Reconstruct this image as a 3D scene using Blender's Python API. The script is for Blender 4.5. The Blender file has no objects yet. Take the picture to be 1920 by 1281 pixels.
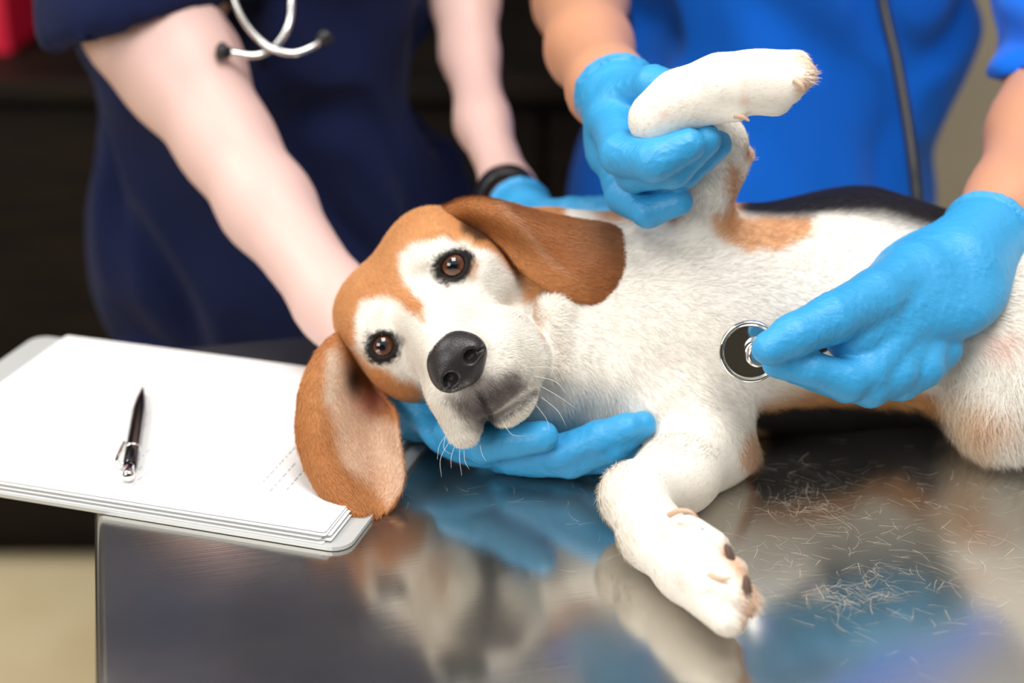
import bpy, math, time
import numpy as np
from mathutils import Vector, Matrix
rng = np.random.default_rng(7)

# ------------------------------------------------------------------ camera, light, exposure
TZ = 0.90                      # height of the table top
CAM_H, PITCH, FPX = 0.486, 0.415, 3000.0
CP = np.array([0.0, 0.0, TZ + CAM_H])
RIGHT = np.array([1.0, 0.0, 0.0])
FWD = np.array([0.0, math.cos(PITCH), -math.sin(PITCH)])
UPV = np.array([0.0, math.sin(PITCH), math.cos(PITCH)])
scene = bpy.context.scene
cam_d = bpy.data.cameras.new('camera'); cam = bpy.data.objects.new('camera', cam_d)
scene.collection.objects.link(cam); scene.camera = cam
cam_d.sensor_width = 36.0; cam_d.lens = FPX * 36.0 / 1920.0
cam_d.clip_start = 0.02; cam_d.clip_end = 60
cam_d.dof.use_dof = True; cam_d.dof.focus_distance = 0.935; cam_d.dof.aperture_fstop = 3.2
cam.matrix_world = Matrix(((RIGHT[0], UPV[0], -FWD[0], CP[0]), (RIGHT[1], UPV[1], -FWD[1], CP[1]),
                           (RIGHT[2], UPV[2], -FWD[2], CP[2]), (0, 0, 0, 1)))
world = bpy.data.worlds.new('world'); scene.world = world; world.use_nodes = True
world.node_tree.nodes['Background'].inputs[0].default_value = (1.0, 0.97, 0.93, 1)
world.node_tree.nodes['Background'].inputs[1].default_value = 0.58
scene.view_settings.view_transform = 'Standard'; scene.view_settings.look = 'None'
scene.view_settings.exposure = 0.0; scene.view_settings.gamma = 1.0
scene.view_settings.use_curve_mapping = False

def area_light(name, loc, target, sx, sy, power, col):
    l = bpy.data.lights.new(name, 'AREA'); l.shape = 'RECTANGLE'; l.size = sx; l.size_y = sy
    l.energy = power; l.color = col
    o = bpy.data.objects.new(name, l); scene.collection.objects.link(o)
    o.location = loc
    o.rotation_euler = (Vector(target) - Vector(loc)).to_track_quat('-Z', 'Y').to_euler()
    return o
area_light('ceiling_lamp', (0.25, 0.55, 2.55), (0.15, 0.95, TZ), 0.9, 0.9, 26, (1.0, 0.985, 0.965))
area_light('floor_fill_light', (-1.5, 1.3, 2.55), (-1.3, 1.6, 0), 0.9, 0.9, 24, (1.0, 0.965, 0.90))  # added fill to brighten the floor, no such lamp is known
area_light('window_light', (-1.7, -1.2, 2.1), (0.1, 1.0, 1.0), 1.5, 1.3, 40, (1.0, 0.99, 0.975))

# ------------------------------------------------------------------ coordinates
def P(px, py, d):
    """world point seen at pixel (px, py) of the 1920x1281 frame, d metres along the view axis"""
    return CP + FWD * d + RIGHT * ((px - 960.0) / FPX * d) + UPV * (-(py - 640.5) / FPX * d)
def TP(px, py, h=0.0):
    """the point at height h over the table top seen at that pixel"""
    r = FWD + RIGHT * ((px - 960.0) / FPX) + UPV * (-(py - 640.5) / FPX)
    return CP + r * ((TZ + h - CP[2]) / r[2])
def pix(V):
    q = V - CP; d = q @ FWD
    return 960 + FPX * (q @ RIGHT) / d, 640.5 - FPX * (q @ UPV) / d, d

# ------------------------------------------------------------------ numpy tools
def hash3(i, j, k, s):
    n = (i * 374761393 + j * 668265263 + k * 2147483647 + s * 974634777) & 0x7fffffff
    n = (n ^ (n >> 13)) * 1274126177 & 0x7fffffff
    n = n ^ (n >> 16)
    return (n & 0xffff) / 65535.0
def noise(V, scale, seed=0, octaves=2):
    """value noise in -1..1"""
    out = np.zeros(len(V)); amp = 1.0; tot = 0
    q = np.asarray(V, float) * scale
    for o in range(octaves):
        f = np.floor(q).astype(np.int64); t = q - f; t = t * t * (3 - 2 * t)
        acc = 0
        for a in (0, 1):
            for b in (0, 1):
                for c in (0, 1):
                    w = (t[:, 0] if a else 1 - t[:, 0]) * (t[:, 1] if b else 1 - t[:, 1]) * (t[:, 2] if c else 1 - t[:, 2])
                    acc = acc + w * hash3(f[:, 0] + a, f[:, 1] + b, f[:, 2] + c, seed + o)
        out += amp * (acc * 2 - 1); tot += amp; amp *= 0.5; q = q * 2.03
    return out / tot
def lin(r, g, b):
    c = np.array([r, g, b]) / 255.0
    return np.where(c < 0.04045, c / 12.92, ((c + 0.055) / 1.055) ** 2.4)
def smooth01(x):
    x = np.clip(x, 0, 1); return x * x * (3 - 2 * x)

class Field:
    """signed distance on a rectilinear grid, blended from shapes, meshed with surface nets"""
    def __init__(s, xs, ys, zs, far=0.06):
        s.a = [np.asarray(v, np.float32) for v in (xs, ys, zs)]
        s.D = np.full([len(v) for v in s.a], far, np.float32)
    def box(s, lo, hi):
        sl = []
        for v, l, h in zip(s.a, lo, hi):
            i0 = int(np.searchsorted(v, l)); i1 = int(np.searchsorted(v, h))
            sl.append(slice(max(i0 - 1, 0), min(i1 + 1, len(v))))
        return tuple(sl)
    def grid(s, sl):
        return (s.a[0][sl[0]][:, None, None], s.a[1][sl[1]][None, :, None], s.a[2][sl[2]][None, None, :])
    def put(s, sl, f, k, sub=False):
        D = s.D[sl]
        if D.size == 0: return
        if sub:
            h = np.maximum(k - np.abs(D + f), 0) / k
            s.D[sl] = np.maximum(D, -f) + h * h * k * 0.25
        else:
            h = np.maximum(k - np.abs(D - f), 0) / k
            s.D[sl] = np.minimum(D, f) - h * h * k * 0.25
    def cone(s, a, b, ra, rb, k=0.01, sub=False):
        a = np.asarray(a, np.float32); b = np.asarray(b, np.float32); R = max(ra, rb) + k + 0.012
        sl = s.box(np.minimum(a, b) - R, np.maximum(a, b) + R)
        x, y, z = s.grid(sl); d = b - a; L2 = float(d @ d) + 1e-12
        t = np.clip(((x - a[0]) * d[0] + (y - a[1]) * d[1] + (z - a[2]) * d[2]) / L2, 0, 1)
        f = np.sqrt((x - a[0] - t * d[0]) ** 2 + (y - a[1] - t * d[1]) ** 2 + (z - a[2] - t * d[2]) ** 2) - (ra + (rb - ra) * t)
        s.put(sl, f, k, sub)
    def chain(s, pts, k=0.01):
        for (a, ra), (b, rb) in zip(pts[:-1], pts[1:]): s.cone(a, b, ra, rb, k)
    def ell(s, c, r, M=None, k=0.01, sub=False):
        """ellipsoid; rows of M are its axes"""
        c = np.asarray(c, np.float32); r = np.asarray(r, np.float32)
        M = np.eye(3, dtype=np.float32) if M is None else np.asarray(M, np.float32)
        e = np.sqrt(((M * r[:, None]) ** 2).sum(0)) + k + 0.012
        sl = s.box(c - e, c + e); x, y, z = s.grid(sl); x = x - c[0]; y = y - c[1]; z = z - c[2]
        q = [M[i, 0] * x + M[i, 1] * y + M[i, 2] * z for i in range(3)]
        k0 = np.sqrt(sum((q[i] / r[i]) ** 2 for i in range(3))); k1 = np.sqrt(sum((q[i] / r[i] ** 2) ** 2 for i in range(3)))
        s.put(sl, k0 * (k0 - 1) / (k1 + 1e-6), k, sub)
    def rbox(s, c, r, M, rad, k=0.01, sub=False):
        c = np.asarray(c, np.float32); r = np.asarray(r, np.float32); M = np.asarray(M, np.float32)
        e = np.sqrt(((M * r[:, None]) ** 2).sum(0)) * 1.2 + k + 0.012
        sl = s.box(c - e, c + e); x, y, z = s.grid(sl); x = x - c[0]; y = y - c[1]; z = z - c[2]
        q = [np.abs(M[i, 0] * x + M[i, 1] * y + M[i, 2] * z) - (r[i] - rad) for i in range(3)]
        f = np.sqrt(sum(np.maximum(v, 0) ** 2 for v in q)) + np.minimum(np.maximum(np.maximum(q[0], q[1]), q[2]), 0) - rad
        s.put(sl, f, k, sub)
    def mesh(s, smooth=2):
        D = s.D; n = D.shape; S = D < 0
        any_, all_ = None, None
        for dx in (0, 1):
            for dy in (0, 1):
                for dz in (0, 1):
                    c = S[dx:n[0] - 1 + dx, dy:n[1] - 1 + dy, dz:n[2] - 1 + dz]
                    any_ = c.copy() if any_ is None else any_ | c
                    all_ = c.copy() if all_ is None else all_ & c
        act = any_ & ~all_; idx = np.argwhere(act)
        vid = np.full(act.shape, -1, np.int64); vid[act] = np.arange(len(idx))
        pos = np.zeros((len(idx), 3)); cnt = np.zeros(len(idx))
        co = [(a, b, c) for a in (0, 1) for b in (0, 1) for c in (0, 1)]
        val = {c: D[idx[:, 0] + c[0], idx[:, 1] + c[1], idx[:, 2] + c[2]] for c in co}
        for c in co:
            for ax in range(3):
                if c[ax]: continue
                e = list(c); e[ax] = 1; e = tuple(e)
                v0, v1 = val[c], val[e]; m = (v0 < 0) != (v1 < 0)
                t = np.where(m, v0 / np.where(m, v0 - v1, 1), 0)
                p = np.tile(np.array(c, float), (len(idx), 1)); p[:, ax] += t
                pos += p * m[:, None]; cnt += m
        pos = pos / cnt[:, None] + idx
        V = np.stack([np.interp(pos[:, i], np.arange(len(s.a[i])), s.a[i]) for i in range(3)], 1)
        quads = []
        for ax in range(3):
            o = [i for i in range(3) if i != ax]
            sl0 = [slice(None)] * 3; sl1 = [slice(None)] * 3
            sl0[ax] = slice(0, n[ax] - 1); sl1[ax] = slice(1, n[ax])
            for i in o: sl0[i] = slice(1, n[i] - 1); sl1[i] = slice(1, n[i] - 1)
            a, b = S[tuple(sl0)], S[tuple(sl1)]
            ed = np.argwhere(a != b); fl = a[tuple(ed.T)]
            for i in o: ed[:, i] += 1
            u = np.zeros(3, int); w = np.zeros(3, int); u[o[0]] = 1; w[o[1]] = 1
            g = lambda e: vid[e[:, 0], e[:, 1], e[:, 2]]
            q = np.stack([g(ed), g(ed - u), g(ed - u - w), g(ed - w)], 1)
            flip = fl if ax != 1 else ~fl
            q[~flip] = q[~flip][:, ::-1]
            quads.append(q)
        F = np.concatenate(quads); F = F[(F >= 0).all(1)]
        for _ in range(smooth): V = relax(V, F)
        return V, F
def relax(V, F, w=0.5):
    acc = np.zeros_like(V); c = np.zeros(len(V)); n = F.shape[1]
    for i in range(n):
        for j in (F[:, (i + 1) % n], F[:, (i - 1) % n]):
            for ax in range(3): acc[:, ax] += np.bincount(F[:, i], V[j, ax], len(V))
            c += np.bincount(F[:, i], minlength=len(V))
    return V * (1 - w) + w * acc / np.maximum(c, 1)[:, None]
def normals(V, F):
    a = V[F[:, 2]] - V[F[:, 0]]; b = V[F[:, -1]] - V[F[:, 1]] if F.shape[1] == 4 else V[F[:, 1]] - V[F[:, 0]]
    fn = np.cross(a, b) if F.shape[1] == 4 else np.cross(b, a)
    N = np.zeros_like(V)
    for i in range(F.shape[1]):
        for ax in range(3): N[:, ax] += np.bincount(F[:, i], fn[:, ax], len(V))
    return N / (np.linalg.norm(N, axis=1, keepdims=True) + 1e-12)
def axis(lo, hi, h, flo=None, fhi=None, fh=None):
    if flo is None: return np.arange(lo, hi + h, h)
    parts = []
    if flo > lo: parts.append(np.linspace(lo, flo, max(2, int((flo - lo) / h) + 1))[:-1])
    parts.append(np.arange(flo, fhi, fh))
    if hi > fhi: parts.append(np.linspace(fhi, hi, max(2, int((hi - fhi) / h) + 1)))
    return np.concatenate(parts)

# ------------------------------------------------------------------ scene objects
def link(o, parent=None):
    scene.collection.objects.link(o)
    if parent is not None: o.parent = parent
    return o
def tag(o, label=None, cat=None, group=None, kind=None):
    for k, v in (('label', label), ('category', cat), ('group', group), ('kind', kind)):
        if v: o[k] = v
    return o
def empty(name, loc, label, cat, group=None):
    o = bpy.data.objects.new(name, None); o.location = loc; link(o); o.empty_display_size = 0.05
    return tag(o, label, cat, group)
def mesh_obj(name, V, polys, mat, parent=None, smooth=True, cols=None, nrm=None):
    """polys: list of index arrays (n,3) / (n,4)"""
    V = np.asarray(V, float)
    if parent is not None:
        off = np.array(parent.matrix_basis.translation)
        pp = parent.parent
        if pp is not None: off = off + np.array(pp.matrix_basis.translation)
        V = V - off
    if not isinstance(polys, list): polys = [polys]
    me = bpy.data.meshes.new(name)
    me.vertices.add(len(V)); me.vertices.foreach_set('co', V.astype(np.float32).ravel())
    tot = np.concatenate([np.full(len(p), p.shape[1], np.int32) for p in polys])
    loops = np.concatenate([p.ravel() for p in polys]).astype(np.int32)
    start = np.concatenate([[0], np.cumsum(tot)[:-1]]).astype(np.int32)
    me.loops.add(len(loops)); me.loops.foreach_set('vertex_index', loops)
    me.polygons.add(len(tot)); me.polygons.foreach_set('loop_start', start)
    try: me.polygons.foreach_set('loop_total', tot)
    except Exception: pass
    me.update(calc_edges=True)
    if cols is not None:
        a = me.attributes.new('Col', 'FLOAT_COLOR', 'POINT')
        c = np.ones((len(V), 4), np.float32); c[:, :3] = cols; a.data.foreach_set('color', c.ravel())
    me.polygons.foreach_set('use_smooth', np.full(len(tot), smooth))
    if nrm is not None: me.normals_split_custom_set_from_vertices(nrm.astype(np.float32))
    me.materials.append(mat)
    o = bpy.data.objects.new(name, me)
    return link(o, parent)

def blades(R, Dn, N, ln, wd, col, bend=None, seg=2, jit=None):
    """tapered strands: root R, direction Dn, skin normal N -> verts, quads, tris, colours, normals"""
    n = len(R); side = np.cross(Dn, N); side /= np.linalg.norm(side, axis=1, keepdims=True) + 1e-9
    vs = []; ns = []
    B = np.zeros_like(R) if bend is None else bend
    for i in range(seg):
        t = i / seg
        c = R + (Dn * t + B * t * t) * ln[:, None]; w = (wd * (1 - 0.55 * t))[:, None]
        vs += [c - side * w * 0.5, c + side * w * 0.5]
    vs.append(R + (Dn + B) * ln[:, None])
    m = 2 * seg + 1
    V = np.stack(vs, 1).reshape(-1, 3)
    b = (np.arange(n) * m)[:, None]
    # face must look along N
    Q = np.concatenate([b + np.array([2 * i, 2 * i + 1, 2 * i + 3, 2 * i + 2]) for i in range(seg - 1)]) if seg > 1 else np.zeros((0, 4), int)
    T = b + np.array([2 * seg - 2, 2 * seg - 1, 2 * seg])
    tri = np.cross(V[T[:, 1]] - V[T[:, 0]], V[T[:, 2]] - V[T[:, 0]])
    if (tri * N).sum(1).mean() < 0: Q = Q[:, ::-1]; T = T[:, ::-1]
    return V, Q, T, np.repeat(col, m, 0), np.repeat(N, m, 0)

def sample_surface(V, F, dens, n):
    """n random points on quads, chance ~ area * dens (per face)"""
    a = np.linalg.norm(np.cross(V[F[:, 2]] - V[F[:, 0]], V[F[:, 3]] - V[F[:, 1]]), axis=1) * 0.5
    p = a * dens; c = np.cumsum(p); f = np.searchsorted(c, rng.random(n) * c[-1]); f = np.minimum(f, len(F) - 1)
    u = rng.random(n)[:, None]; w = rng.random(n)[:, None]
    def mix(A): return (A[F[f, 0]] * (1 - u) * (1 - w) + A[F[f, 1]] * u * (1 - w) + A[F[f, 2]] * u * w + A[F[f, 3]] * (1 - u) * w)
    return mix

# ------------------------------------------------------------------ materials
def mat(name, col=(0.5, 0.5, 0.5), rough=0.5, metal=0.0, spec=0.5, sub=0.0, subcol=None, sheen=0.0, coat=0.0, attr=False, bump=None, aniso=0.0, alpha=None):
    m = bpy.data.materials.new(name); m.use_nodes = True; nt = m.node_tree; b = nt.nodes['Principled BSDF']
    b.inputs['Base Color'].default_value = (*col, 1); b.inputs['Roughness'].default_value = rough
    b.inputs['Metallic'].default_value = metal; b.inputs['Specular IOR Level'].default_value = spec
    if sub: b.inputs['Subsurface Weight'].default_value = sub; b.inputs['Subsurface Radius'].default_value = subcol or (0.01, 0.004, 0.002); b.inputs['Subsurface Scale'].default_value = 1.0
    if sheen: b.inputs['Sheen Weight'].default_value = sheen
    if coat: b.inputs['Coat Weight'].default_value = coat; b.inputs['Coat Roughness'].default_value = 0.05
    if aniso: b.inputs['Anisotropic'].default_value = aniso
    if attr:
        a = nt.nodes.new('ShaderNodeAttribute'); a.attribute_name = 'Col'; nt.links.new(a.outputs['Color'], b.inputs['Base Color'])
    if bump:
        sc, st, dist = bump[:3]
        tc = nt.nodes.new('ShaderNodeTexCoord'); mp = nt.nodes.new('ShaderNodeMapping')
        mp.inputs['Scale'].default_value = bump[3] if len(bump) > 3 else (1, 1, 1)
        no = nt.nodes.new('ShaderNodeTexNoise'); no.inputs['Scale'].default_value = sc; no.inputs['Detail'].default_value = 4
        bu = nt.nodes.new('ShaderNodeBump'); bu.inputs['Strength'].default_value = st; bu.inputs['Distance'].default_value = dist
        nt.links.new(tc.outputs['Object'], mp.inputs[0]); nt.links.new(mp.outputs[0], no.inputs['Vector'])
        nt.links.new(no.outputs[0], bu.inputs['Height']); nt.links.new(bu.outputs[0], b.inputs['Normal'])
    return m
def ramp_color(m, sc, c0, c1, lo=0.4, hi=0.6, scale=(1, 1, 1), target='Base Color', detail=3):
    nt = m.node_tree; b = nt.nodes['Principled BSDF']
    tc = nt.nodes.new('ShaderNodeTexCoord'); mp = nt.nodes.new('ShaderNodeMapping'); mp.inputs['Scale'].default_value = scale
    no = nt.nodes.new('ShaderNodeTexNoise'); no.inputs['Scale'].default_value = sc; no.inputs['Detail'].default_value = detail
    cr = nt.nodes.new('ShaderNodeValToRGB'); cr.color_ramp.elements[0].position = lo; cr.color_ramp.elements[1].position = hi
    cr.color_ramp.elements[0].color = (*c0, 1) if len(c0) == 3 else c0; cr.color_ramp.elements[1].color = (*c1, 1) if len(c1) == 3 else c1
    nt.links.new(tc.outputs['Object'], mp.inputs[0]); nt.links.new(mp.outputs[0], no.inputs['Vector'])
    nt.links.new(no.outputs[0], cr.inputs[0]); nt.links.new(cr.outputs[0], b.inputs[target])
M_fur = mat('fur', rough=0.62, spec=0.25, attr=True)
M_nose = mat('nose_leather', tuple(lin(40, 37, 38)), rough=0.33, spec=0.5, bump=(900, 0.5, 0.0006))
M_claw = mat('claw', tuple(lin(214, 178, 150)), rough=0.35)
M_cleft = mat('dark_toe_cleft', tuple(lin(96, 74, 62)), rough=0.7, bump=(700, 0.5, 0.0008))
M_glove = mat('nitrile_glove', tuple(lin(52, 156, 212)), rough=0.45, spec=0.5, bump=(260, 0.35, 0.0016, (1, 2.2, 1)))
M_skin = mat('pale_skin', tuple(lin(222, 186, 177)), rough=0.5, sub=0.15, subcol=(0.012, 0.005, 0.003), bump=(500, 0.1, 0.0006))
M_skin2 = mat('tan_skin', tuple(lin(202, 145, 112)), rough=0.5, sub=0.15, subcol=(0.012, 0.005, 0.003), bump=(500, 0.15, 0.0006))
M_navy = mat('navy_cotton', tuple(lin(20, 28, 62)), rough=0.9, spec=0.12, sheen=0.04, bump=(1200, 0.25, 0.0006))
M_blue = mat('blue_cotton', tuple(lin(0, 102, 216)), rough=0.8, spec=0.2, sheen=0.1, bump=(1200, 0.25, 0.0006))
M_black = mat('black_rubber', tuple(lin(24, 24, 27)), rough=0.4)
M_chrome = mat('chrome', (0.82, 0.82, 0.80), rough=0.07, metal=1.0)
M_satin = mat('satin_metal', (0.72, 0.71, 0.68), rough=0.22, metal=1.0)
M_shoe = mat('white_shoe', (0.7, 0.7, 0.7), rough=0.5)
M_hair = mat('brown_hair', tuple(lin(58, 38, 26)), rough=0.5, bump=(300, 0.6, 0.004, (6, 6, 0.6)))

# ------------------------------------------------------------------ the room
def box_mesh(c, r, M=np.eye(3)):
    s = np.array([[a, b, d] for a in (-1, 1) for b in (-1, 1) for d in (-1, 1)], float) * np.array(r)
    V = s @ M + np.array(c)
    F = np.array([[0, 1, 3, 2], [4, 6, 7, 5], [0, 4, 5, 1], [2, 3, 7, 6], [0, 2, 6, 4], [1, 5, 7, 3]])
    return V, F
def box(name, lo, hi, m, parent=None, bev=0.0):
    lo = np.array(lo); hi = np.array(hi); V, F = box_mesh((lo + hi) / 2, (hi - lo) / 2)
    o = mesh_obj(name, V, F, m, parent, smooth=False)
    if bev: b = o.modifiers.new('bevel', 'BEVEL'); b.width = bev; b.segments = 2
    return o
M_floor = mat('floor_vinyl', tuple(lin(196, 172, 130)), rough=0.45, bump=(30, 0.1, 0.002))
ramp_color(M_floor, 3.0, tuple(lin(222, 200, 156)), tuple(lin(234, 216, 176)))
M_wall = mat('wall_paint', tuple(lin(190, 182, 164)), rough=0.9)
ramp_color(M_wall, 2.0, tuple(lin(182, 173, 154)), tuple(lin(196, 188, 170)))
M_wood = mat('dark_wood', tuple(lin(34, 24, 18)), rough=0.6, spec=0.15, bump=(20, 0.2, 0.002, (1, 1, 12)))
ramp_color(M_wood, 8.0, tuple(lin(14, 10, 8)), tuple(lin(26, 18, 13)), scale=(1, 1, 8))
M_red = mat('red_card', tuple(lin(205, 12, 52)), rough=0.5)
tag(box('floor', (-3.2, -2.5, -0.05), (3.6, 3.4, 0.0), M_floor), kind='structure')
tag(box('wall_back', (-3.2, 3.3, 0.0), (3.6, 3.4, 2.7), M_wall), kind='structure')
tag(box('wall_right', (3.5, -2.5, 0.0), (3.6, 3.3, 2.7), M_wall), kind='structure')

tag(box('wall_front', (-3.2, -2.6, 0.0), (3.6, -2.5, 2.7), mat('grey_paint', tuple(lin(74, 71, 64)), 0.9)), kind='structure')
tag(box('wall_left', (-3.3, -2.6, 0.0), (-3.2, 3.4, 2.7), M_wall), kind='structure')
cab = empty('cabinet', (-0.6, 2.5, 0), 'dark brown wooden sideboard against the back wall behind both people', 'cabinet')
box('body', (-2.3, 2.24, 0.06), (0.53, 2.85, 0.785), M_wood, cab)
box('plinth', (-2.28, 2.28, 0.0), (0.51, 2.85, 0.06), M_wood, cab)
box('countertop', (-2.32, 2.2, 0.785), (0.55, 2.87, 0.815), M_wood, cab, 0.004)
for i in range(6):
    x0 = -2.28 + i * 0.466
    dr = box('door', (x0 + 0.004, 2.222, 0.08), (x0 + 0.456, 2.24, 0.77), M_wood, cab, 0.003)
    box('handle', (x0 + 0.41, 2.195, 0.55), (x0 + 0.422, 2.207, 0.68), M_satin, dr)
    box('handle_mount', (x0 + 0.413, 2.205, 0.56), (x0 + 0.419, 2.225, 0.67), M_satin, dr)
tall = empty('wall_cupboard', (-0.6, 3.1, 0.816), 'tall dark wooden cupboard standing on the back of the sideboard', 'cupboard')
box('carcass', (-2.3, 2.72, 0.816), (0.50, 2.86, 2.4), M_wood, tall)
for i in range(4):
    x0 = -2.29 + i * 0.698
    box('door', (x0, 2.702, 0.85), (x0 + 0.69, 2.72, 2.38), M_wood, tall, 0.003)
rb = empty('red_box_file', (-0.80, 2.36, 0.816), 'bright red box file on the dark sideboard at the top left', 'box file')
box('case', (-1.02, 2.35, 0.816), (-0.745, 2.6, 1.16), M_red, rb, 0.004)
box('spine_label', (-0.95, 2.347, 0.98), (-0.87, 2.35, 1.1), mat('card_white', (0.7, 0.65, 0.6), 0.6), rb)

# ------------------------------------------------------------------ the steel table
AL = 0.237
TA = np.array([math.cos(AL), math.sin(AL), 0]); TB = np.array([-math.sin(AL), math.cos(AL), 0])
T0 = np.array([-0.310, 1.079, TZ])
M_steel = mat('brushed_steel', (0.60, 0.575, 0.53), rough=0.17, metal=0.95, aniso=0.2)
nt = M_steel.node_tree; bs = nt.nodes['Principled BSDF']
tc = nt.nodes.new('ShaderNodeTexCoord'); mp = nt.nodes.new('ShaderNodeMapping'); mp.inputs['Rotation'].default_value = (0, 0, -AL)
mp2 = nt.nodes.new('ShaderNodeMapping'); mp2.inputs['Scale'].default_value = (6, 900, 1)
nz = nt.nodes.new('ShaderNodeTexNoise'); nz.inputs['Scale'].default_value = 1.0; nz.inputs['Detail'].default_value = 3
bp = nt.nodes.new('ShaderNodeBump'); bp.inputs['Strength'].default_value = 0.06; bp.inputs['Distance'].default_value = 0.0005
nt.links.new(tc.outputs['Object'], mp.inputs[0]); nt.links.new(mp.outputs[0], mp2.inputs[0]); nt.links.new(mp2.outputs[0], nz.inputs['Vector'])
n2 = nt.nodes.new('ShaderNodeTexNoise'); n2.inputs['Scale'].default_value = 9; n2.inputs['Detail'].default_value = 5
nt.links.new(tc.outputs['Object'], n2.inputs['Vector'])
cr = nt.nodes.new('ShaderNodeMapRange'); cr.inputs[1].default_value = 0.3; cr.inputs[2].default_value = 0.7; cr.inputs[3].default_value = 0.09; cr.inputs[4].default_value = 0.20
nt.links.new(n2.outputs[0], cr.inputs[0]); nt.links.new(cr.outputs[0], bs.inputs['Roughness'])
b2 = nt.nodes.new('ShaderNodeBump'); b2.inputs['Strength'].default_value = 0.06; b2.inputs['Distance'].default_value = 0.004
n3 = nt.nodes.new('ShaderNodeTexNoise'); n3.inputs['Scale'].default_value = 7; n3.inputs['Detail'].default_value = 1
nt.links.new(tc.outputs['Object'], n3.inputs['Vector']); nt.links.new(n3.outputs[0], b2.inputs['Height'])
nt.links.new(nz.outputs[0], bp.inputs['Height']); nt.links.new(b2.outputs[0], bp.inputs['Normal']); nt.links.new(bp.outputs[0], bs.inputs['Normal'])
tl, tw = 1.5, 0.80
tcx = T0 + TA * tl / 2 - TB * tw / 2
table = empty('examination_table', (tcx[0], tcx[1], 0), 'stainless steel veterinary examination table under the beagle', 'table')
MT = np.array([TA, TB, [0, 0, 1]])
V, F = box_mesh(tcx - np.array([0, 0, 0.0175]), (tl / 2, tw / 2, 0.0175), MT)
o = mesh_obj('tabletop', V, F, M_steel, table, smooth=True)
b = o.modifiers.new('bevel', 'BEVEL'); b.width = 0.006; b.segments = 4; b.limit_method = 'ANGLE'
o.modifiers.new('wn', 'WEIGHTED_NORMAL')
for sx in (-1, 1):
    for sy in (-1, 1):
        c = tcx + TA * sx * (tl / 2 - 0.09) + TB * sy * (tw / 2 - 0.09)
        V, F = box_mesh((c[0], c[1], (TZ - 0.035) / 2), (0.02, 0.02, (TZ - 0.035) / 2), MT)
        mesh_obj('leg', V, F, M_satin, table, smooth=False)

# ------------------------------------------------------------------ clipboard, papers, pen
PH = -0.294
PU = np.array([math.cos(PH), math.sin(PH), 0]); PV = np.array([-math.sin(PH), math.cos(PH), 0])
PFL = np.array([-0.332, 1.094, TZ])
def sheet_outline(x0, x1, y0, y1, rad, n=7, wav=None):
    """rounded rectangle in clipboard coordinates (u right from the far left paper corner, v towards the camera)"""
    pts = []
    for cx, cy, a0 in ((x1 - rad, y0 + rad, -90), (x1 - rad, y1 - rad, 0), (x0 + rad, y1 - rad, 90), (x0 + rad, y0 + rad, 180)):
        for i in range(n):
            a = math.radians(a0 + 90 * i / (n - 1)); pts.append((cx + rad * math.cos(a), cy + rad * math.sin(a)))
    return np.array(pts)
def prism(name, ol, z0, z1, m, parent):
    n = len(ol); base = PFL + ol[:, :1] * PU - ol[:, 1:] * PV
    V = np.concatenate([base + [0, 0, z0], base + [0, 0, z1]])
    me = bpy.data.meshes.new(name); off = np.array(parent.location) if parent else 0
    faces = [tuple(range(n))[::1], tuple(range(2 * n - 1, n - 1, -1))] + [((i + 1) % n, i, n + i, n + (i + 1) % n) for i in range(n)]
    me.from_pydata([tuple(v) for v in V - off], [], faces); me.materials.append(m)
    o = bpy.data.objects.new(name, me); return link(o, parent)
M_plate = mat('clipboard_metal', (0.62, 0.635, 0.63), rough=0.4, metal=0.3)
M_paper = mat('paper', tuple(lin(232, 232, 231)), rough=0.8, spec=0.2)
M_ink = mat('faint_ink', tuple(lin(196, 196, 200)), rough=0.9)
M_ink2 = mat('dark_ink', tuple(lin(165, 165, 170)), rough=0.9)
cl = PFL + PU * 0.14 - PV * 0.1
clip = empty('clipboard', (cl[0], cl[1], TZ), 'grey metal clipboard lying under the papers on the left table corner', 'clipboard')
prism('board', sheet_outline(-0.030, 0.312, -0.006, 0.2155, 0.012), 0.0005, 0.003, M_plate, clip)
prism('clip', sheet_outline(-0.027, -0.010, 0.115, 0.195, 0.004), 0.003, 0.0085, M_satin, clip)
for k in range(6):
    dx = [0.0, 0.004, -0.002, 0.003, 0.001, 0.0][k]; dy = [0.004, 0.001, 0.003, -0.001, 0.002, 0.0][k]
    z = 0.0032 + k * 0.0011
    pp = prism('paper_sheet', sheet_outline(0 + dx * .4, 0.297 + dx, 0 + dy * .3, 0.21 + dy, 0.0015 if k != 5 else 0.0025), z, z + 0.00045 if k < 5 else z + 0.0003, M_paper, None)
    lab = ['bottom sheet of the paper stack, resting on the grey clipboard', 'second sheet from the bottom of the white paper stack', 'third sheet from the bottom of the white paper stack', 'third sheet from the top of the paper stack, two sheets under the pen form', 'sheet directly beneath the printed top form of the stack', 'top printed form of the paper stack with a black pen lying on it'][k]
    tag(pp, lab, 'paper', 'sheets of paper on the clipboard')
ztop = 0.0032 + 5 * 0.0011 + 0.0003
def print_lines(rows, m, name):
    Vs = []; Fs = []
    for (u, v0, v1, w) in rows:
        t = v0
        while t < v1:
            e = min(t + rng.uniform(0.002, 0.006), v1)
            b = len(Vs)
            for (uu, vv) in ((u, t), (u + w, t), (u + w, e), (u, e)): Vs.append(PFL + PU * uu - PV * (0.21 - vv) + [0, 0, ztop + 0.00006])
            Fs.append((b, b + 1, b + 2, b + 3)); t = e + rng.uniform(0.001, 0.003)
    o = mesh_obj(name, np.array(Vs), np.array(Fs), m, pp, smooth=False)
    return o
rows = []
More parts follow.
